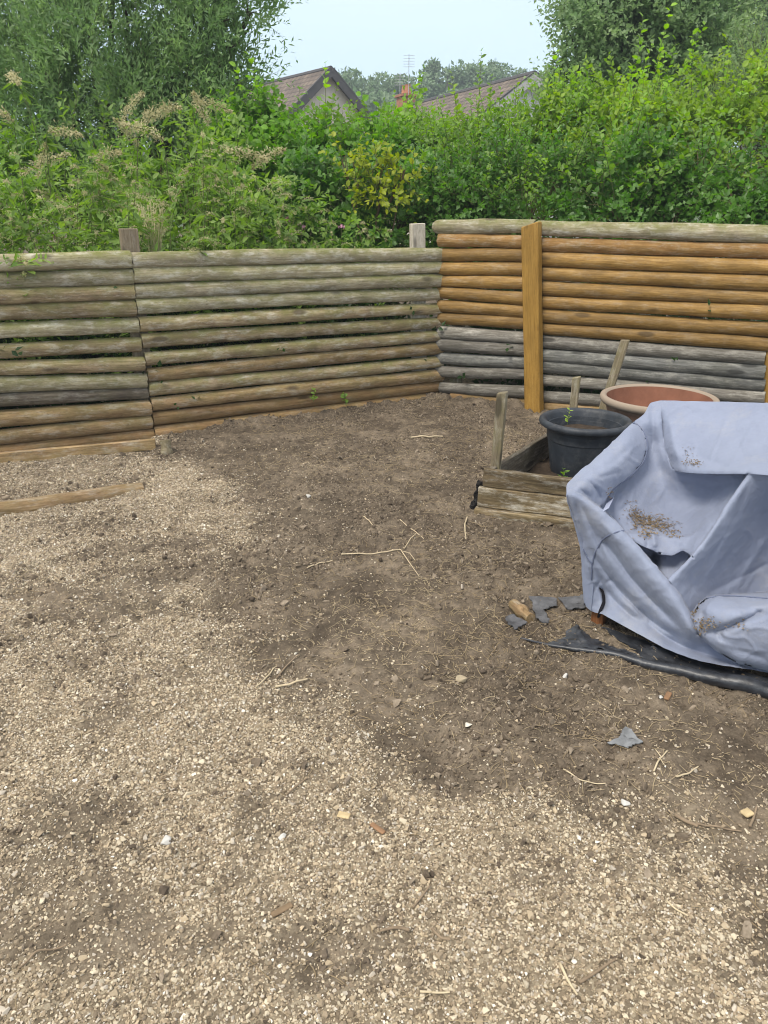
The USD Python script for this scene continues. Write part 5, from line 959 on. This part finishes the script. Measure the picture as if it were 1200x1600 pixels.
# the seat itself
seat = thing('garden_seat', 'wooden garden seat almost hidden under the lilac cover', 'seat', (.83, 2.70, 0)); so = np.array([.83, 2.70, 0])
def sl(u_, v_, z): return np.array([su[0] * u_ + sv[0] * v_, su[1] * u_ + sv[1] * v_, z])
def leg(u_, v_, h): 
    m = box((.05, .05, h), (0, 0, h / 2 - .02), .004); return obj('leg', m, 'wood_teak', seat, xf=frame([*su, 0], [*sv, 0], [0, 0, 1], sl(u_, v_, 0)))
leg(.02, .03, .32); leg(.62, .10, .15); leg(.06, .55, .3); leg(.66, .50, .3)
obj('seat_rail', box((.58, .04, .05), (.33, .06, .12), .004), 'wood_teak', seat, xf=frame([*su, 0], [*sv, 0], [0, 0, 1], (0, 0, 0)))
# litter caught in the folds of the cover
def litter(spots, label):
    r = np.random.default_rng(len(spots) * 7 + 1); pts = []
    for x, y, sx, sy, n in spots: pts.append(np.column_stack([r.normal(x, sx, n), r.normal(y, sy, n)]))
    pts = np.vstack(pts); p = on_cover(pts[:, 0], pts[:, 1], .004) + r.normal(0, .003, (len(pts), 3)); n = len(p)
    obj('leaf_litter', leaves(p, rand3(r, (n,)) * [1, 1, .3], np.array([0, -.3, 1.0]) + rand3(r, (n,)) * .5, r.uniform(.006, .017, n), r.uniform(.0025, .006, n), T4), 'litter', label=label, cat='leaf litter', kind='stuff')
leafmat('litter', (.16, .115, .065), (.31, .235, .145), (.47, .38, .255), trans=0, rough=.85, spec=.15)
litter([(1005, 815, 12, 7, 330), (1030, 822, 14, 6, 260), (990, 803, 6, 6, 110), (1050, 833, 7, 3, 50), (952, 772, 3, 5, 30), (1010, 835, 8, 4, 60), (988, 785, 5, 3, 6)], 'brown dead leaf bits heaped in the seat hollow of the cover')
litter([(1078, 716, 5, 6, 30), (1086, 725, 6, 2.2, 36), (1072, 703, 2, 5, 10)], 'sprinkle of brown bits on the upper face of the cover')
litter([(1097, 978, 6, 5, 70), (1110, 972, 6, 4, 40), (1085, 958, 3, 6, 26), (1150, 978, 10, 4, 20)], 'grit and bits in the lower fold of the cover')

# ---------------------------------------------------------------- plastic liner, log and small finds
usdkit.material(stage, look('liner'), {'tc': ('texture_coordinate', {}), 'n': ('noise_texture', {'scale': 14, 'detail': 6, 'roughness': .7}), 'r': ('rgb_ramp', {'ramp': [(.4, (.014, .015, .018)), (.58, (.04, .043, .05)), (.75, (.12, .115, .11))]}),
    'bp': ('bump', {'strength': .4, 'distance': .01}), 'p': ('principled_bsdf', {'roughness': .38, 'specular_ior_level': .5})}, [('tc.object', 'n.vector'), ('n.fac', 'r.fac'), ('r.color', 'p.base_color'), ('n.fac', 'bp.height'), ('bp.normal', 'p.normal')], surface='p.BSDF')
pts = np.array([on(x, y) for x, y in [(812, 1003), (860, 1010), (905, 1018), (955, 1028), (1005, 1041), (1060, 1056), (1110, 1069), (1160, 1080), (1210, 1091), (1300, 1108)]])
t = np.linspace(0, 9, 60); c = np.stack([np.interp(t, np.arange(10), pts[:, i]) for i in range(3)], -1)
rad = np.interp(t, [0, 1, 3, 5, 7, 9], [.003, .006, .012, .020, .027, .028]) * (1 + .10 * (meshkit.noise(np.column_stack([t * 3, t * 0, t * 0]), 3) - .5) * 2)
c[:, 2] += rad * .75
roll = thing('plastic_liner', 'black plastic liner rolled over a timber edge below the cover', 'plastic sheet')
v, f = tube(c, rad, 14); v += (meshkit.fbm(v * 18, 3, 7) - .5)[:, None] * .004; obj('rolled_edge', (v, f), 'liner', roll, smooth=True)
gpt = lambda x, y, dz=.0: on(x, y, dz)
sheet([gpt(855, 1008, .008), gpt(880, 1000, .01), gpt(897, 980, .012), gpt(905, 985, .01), gpt(925, 1000, .008), gpt(970, 1022, .012), gpt(1000, 1036, .02), gpt(940, 1024, .016), gpt(895, 1014, .012)], 'liner_dusty' if False else 'liner', 'sheet_edge', None, None, amp=.008, seed=9, parent=roll)
sheet([gpt(940, 985, .006), gpt(1000, 1004, .006), gpt(1080, 1034, .006), gpt(1200, 1062, .006), gpt(1300, 1080, .006), gpt(1300, 1100, .006), gpt(1200, 1086, .006), gpt(1090, 1058, .006), gpt(1010, 1035, .006)], 'liner', 'sheet_floor', None, None, amp=.006, seed=10, parent=roll)
plain('liner_grey', (.10, .10, .105), .7, .25, .65, 16, .4)
sheet([gpt(826, 934, .012), gpt(870, 935, .02), gpt(872, 946, .008), gpt(850, 948, .006), gpt(858, 975, .008), gpt(848, 978, .006), gpt(835, 955, .008)], 'liner_grey', 'torn_liner', 'grey torn strip of liner left of the seat leg, beside the log offcut', 'plastic sheet', amp=.012, seed=11)
sheet([gpt(872, 934, .015), gpt(915, 936, .02), gpt(916, 947, .012), gpt(890, 950, .006), gpt(882, 945, .01)], 'liner_grey', 'torn_liner', 'grey flap of liner touching the corner of the cover', 'plastic sheet', amp=.012, seed=12)
sheet([gpt(789, 967, .02), gpt(800, 967, .022), gpt(822, 978, .01), gpt(803, 990, .004), gpt(797, 984, .012)], 'liner_grey', 'torn_liner', 'small blue-grey scrap of liner poking up before the log offcut', 'plastic sheet', amp=.012, seed=13)
plain('scrap_grey', (.165, .17, .175), .65, .3, .55, 18, .4)
sheet([gpt(950, 1168, .006), gpt(966, 1160, .01), gpt(975, 1149, .012), gpt(988, 1158, .012), gpt(1000, 1170, .008), gpt(985, 1176, .01), gpt(968, 1170, .008)], 'scrap_grey', 'plastic_scrap', 'lone crumpled grey plastic scrap on the earth in the lower right', 'plastic scrap', amp=.016, seed=14)
def log_piece(p0, p1, r0, mat, name, label, cat, sides=10, flat=1.0, seed=0, parent=None, wob=.12):
    rr_ = np.random.default_rng(seed); p0, p1 = np.array(p0), np.array(p1); x = unit(p1 - p0); z = unit(np.array([0, 0, 1.0]) - x * x[2]); y = np.cross(z, x); ln = np.linalg.norm(p1 - p0)
    tt = np.linspace(0, 1, 9); c = np.stack([tt * ln, rr_.normal(0, .04, 9).cumsum() * r0, rr_.normal(0, .02, 9) * r0], -1); rad = r0 * (1 + wob * rr_.normal(size=9)); rad[[0, -1]] *= .85
    v, f = tube(c, rad, sides); v[:, 2] *= flat; v += rr_.normal(0, .03, v.shape) * r0
    return obj(name, (v, f), mat, parent, smooth=45, label=label, cat=cat, xf=frame(x, y, z, p0))
log_piece(on(800, 948, .015), on(828, 972, .02), .026, 'wood_tan', 'log_offcut', 'short brown timber offcut lying beside the torn liner', 'timber', seed=1)
log_piece(gnd(-150, 820, .020), gnd(222, 766, -.026), .052, 'wood_tan', 'edging_log', 'long half-buried edging log in the gravel at the left', 'log', sides=14, seed=2, wob=.05)
st = on(262, 708)
t = thing('rotten_stake', 'short rotten stake stub at the foot of the left fence joint', 'stake', st)
log_piece(np.array([0, 0, -.05]), np.array([-.02, .02, .085]), .035, 'wood_stake', 'stub', None, None, seed=3, parent=t)
def find(name, label, cat, px, mesh, mat, rot=0, sink=0.0):
    p = on(*px); R = trimesh.transformations.rotation_matrix(rot, [0, 0, 1]); R[:3, 3] = p - [0, 0, sink]; return obj(name, mesh, mat, None, smooth=50, label=label, cat=cat, xf=R)
def stone(seed, size, flat=.7):
    m = pebble(seed, flat=flat); m = m.subdivide().subdivide(); m.vertices *= size; v_ = m.vertices; trimesh.smoothing.filter_taubin(m, iterations=6); m.vertices += m.vertex_normals * ((meshkit.fbm(m.vertices / size * 2.5 + seed, 3, seed) - .5) * .12 * size)[:, None]; return m
plain('stone_tan', (.34, .28, .19), .85, .25, .3, 40, .3); plain('stone_pale', (.58, .54, .45), .85, .25, .2, 40, .3); plain('stone_white', (.52, .50, .46), .8, .3, .12, 40, .2); plain('chip_orange', (.25, .145, .08), .8, .2, .3, 30, .3); plain('chip_tan', (.48, .37, .21), .8, .2, .3, 30, .3); plain('chip_brown', (.20, .14, .085), .85, .2, .3, 30, .4)
find('stone', 'round tan stone on the bare earth, largest of the loose stones', 'stone', (721, 1058), stone(301, .028, .9), 'stone_tan', .3, -.012)
find('stone', 'white angular stone in front of the rolled black liner', 'stone', (884, 1058), stone(302, .020, .8), 'stone_white', 1.1, -.006)
find('stone', 'flat cream stone on earth just above the gravel edge, centre right', 'stone', (731, 1130), stone(303, .018, .45), 'stone_pale', .2, -.003)
find('stone', 'white oval stone at the gravel edge in the lower right', 'stone', (976, 1262), stone(304, .019, .6), 'stone_white', 2.4, -.005)
find('stone', 'pale upright slate-like stone in the gravel at the lower left', 'stone', (258, 1310), stone(305, .024, .5), 'stone_white', 1.2, -.008)
find('stone', 'pale grey flat stone in the gravel left of the orange wood chip', 'stone', (441, 1303), stone(306, .018, .5), 'stone_white', .7, -.005)
find('stone', 'small white triangular stone on earth below the back fence', 'stone', (481, 780), stone(307, .022, .8), 'stone_white', .4, -.01)
find('stone', 'small cream stone left of the covered seat, beside the stick', 'stone', (462, 1021), stone(308, .010, .8), 'stone_pale', .4, -.003)
find('wood_chip', 'orange-brown wood chip in the gravel at the lower centre', 'wood chip', (590, 1284), box((.050, .015, .008), (0, 0, 0), .003), 'chip_orange', -.75, -.006)
find('wood_chip', 'bright orange splinter on earth below the rolled liner', 'wood chip', (1043, 1090), box((.045, .018, .010), (0, 0, 0), .003), 'chip_orange', 1.0, -.006)
find('wood_chip', 'thick tan wood chip on dark earth at the right edge', 'wood chip', (1166, 1277), box((.030, .026, .012), (0, 0, 0), .004), 'chip_tan', .4, -.010)
find('wood_chip', 'yellowish flake of wood in gravel above the orange chip', 'wood chip', (537, 1266), box((.035, .022, .006), (0, 0, 0), .002), 'chip_tan', -.3, -.004)
find('wood_chip', 'brown flat chip of bark at the lower left of centre', 'wood chip', (440, 1415), box((.055, .016, .008), (0, 0, 0), .003), 'chip_brown', .6, -.005)
find('wood_chip', 'grey-white scrap beside the bright orange splinter', 'wood chip', (1031, 1096), stone(309, .012, .5), 'stone_white', .3, -.004)
def stick(pts, r0, label, mat='straw_stick', name='stick', cat='stick', branches=()):
    t = thing(name, label, cat, on(*pts[0])); o = on(*pts[0]); P_ = np.array([on(*p) for p in pts]) - o; k = np.linspace(0, len(P_) - 1, len(P_) * 5); c = np.stack([np.interp(k, np.arange(len(P_)), P_[:, i]) for i in range(3)], -1)
    c[:, 2] = gz(c[:, 0] + o[0], c[:, 1] + o[1]) - o[2] + r0 * 1.4 + .004; c[1:-1] = (c[:-2] + c[1:-1] + c[2:]) / 3
    obj('shaft', tube(c, np.linspace(1, .7, len(c)) * r0, 6), mat, t, smooth=True)
    for br in branches:
        B_ = np.array([on(*p, r0 * 1.4 + .004 + .004 * i) for i, p in enumerate(br)]) - o; obj('side_twig', tube(B_, np.linspace(1, .6, len(B_)) * r0 * .7, 5), mat, t, smooth=True)
plain('straw_stick', (.50, .41, .27), .8, .25, .25, 30); plain('brown_stick', (.22, .165, .11), .85, .2, .3, 30)
stick([(533, 870), (580, 867), (626, 864)], .0035, 'long forked straw-coloured stalk in the middle of the bare earth', branches=[[(626, 864), (640, 885), (655, 904)], [(632, 860), (642, 845), (650, 838)], [(630, 866), (640, 868), (648, 880)]])
stick([(430, 1073), (455, 1068), (480, 1060)], .0045, 'thick pale stick at the upper gravel edge')
stick([(432, 1055), (445, 1040), (468, 1024)], .003, 'dark bent twig just above the thick pale stick', 'brown_stick')
stick([(400, 1075), (420, 1052), (435, 1035)], .0025, 'thin pale stalk left of the dark bent twig')
stick([(480, 890), (500, 882), (520, 878)], .003, 'short pale stalk left of the long forked stalk')
stick([(625, 812), (645, 830), (662, 845)], .0025, 'thin slanting stalk above the forked stalk')
stick([(566, 806), (574, 815), (582, 824)], .003, 'short straw lying below the small white triangular stone')
stick([(642, 683), (668, 682), (692, 681)], .006, 'straight pale stick near the foot of the back fence')
stick([(640, 1452), (615, 1447), (594, 1452)], .0045, 'brown stick in the gravel at the bottom centre', 'brown_stick')
stick([(675, 1448), (690, 1462), (704, 1464)], .004, 'brown stub of stick right of the bottom centre stick', 'brown_stick')
stick([(645, 1410), (658, 1395), (672, 1378)], .0032, 'grey-brown twig standing out of gravel left of centre right', 'brown_stick')
stick([(656, 1550), (680, 1551), (703, 1548)], .0028, 'flat yellowish straw near the bottom edge')
stick([(875, 1510), (885, 1530), (902, 1556)], .0035, 'slanting tan stick at the bottom right', 'straw_stick')
stick([(905, 1538), (930, 1525), (960, 1508)], .004, 'grey stick beside the slanting tan stick at the bottom right', 'brown_stick')
stick([(1040, 1416), (1055, 1430), (1073, 1441)], .0025, 'thin pale stalk in the gravel at the right', 'straw_stick')
stick([(1053, 1282), (1070, 1290), (1088, 1302)], .006, 'thick grey stick at the gravel edge on the right', 'brown_stick')
stick([(1085, 1296), (1120, 1297), (1158, 1300)], .003, 'thin root-like stick running right from the thick grey stick', 'brown_stick')
stick([(1170, 1298), (1176, 1285), (1180, 1270)], .004, 'short grey stick beside the tan chip at the right edge', 'brown_stick')
stick([(880, 1206), (905, 1228), (945, 1232)], .0022, 'long curved thin root on earth right of centre', 'straw_stick')
stick([(1055, 1222), (1075, 1215), (1090, 1202)], .003, 'pale bent straw in the right foreground earth', 'straw_stick')
stick([(1020, 1215), (1030, 1195), (1040, 1185)], .0028, 'forked dry twig on the right foreground earth', 'straw_stick', branches=[[(1030, 1195), (1036, 1212)], [(1032, 1193), (1022, 1185)]])
stick([(730, 808), (726, 820), (728, 842)], .004, 'pale torn stalk at the left end of the raised bed', 'straw_stick')
stick([(30, 1515), (60, 1490), (105, 1480)], .0025, 'thin brown curved twig in the bottom left gravel', 'brown_stick')
stick([(448, 1235), (465, 1222), (480, 1212)], .0028, 'dark slanting twig in gravel at centre left', 'brown_stick')
# ivy on the fence
for (a, b, s_) in ((490, 622, 21), (541, 628, 22)):
    p = on_plane(a, b, fenceA, fenceB, .07); sprig(p - [0, 0, .03], .10, 9, .05, .042, 'leaf_shrub', 'trailing green seedling on the back fence, left of the other' if a < 500 else 'small bright ivy sprig low on the back fence, right of the other', s_)

# ---------------------------------------------------------------- air
usdkit.material(stage, look('haze'), {'v': ('principled_volume', {'color': (.86, .93, 1.0), 'density': HAZE, 'anisotropy': .3})}, volume='v.volume')
hz = box((520, 560, 40), (0, 20, 17)); obj('haze', hz, 'haze', None, label='faint summer haze in the air', cat='haze', kind='stuff')
print('triangles', sum(len(UsdGeom.Mesh(p).GetFaceVertexCountsAttr().Get() or []) for p in stage.Traverse() if p.IsA(UsdGeom.Mesh)))
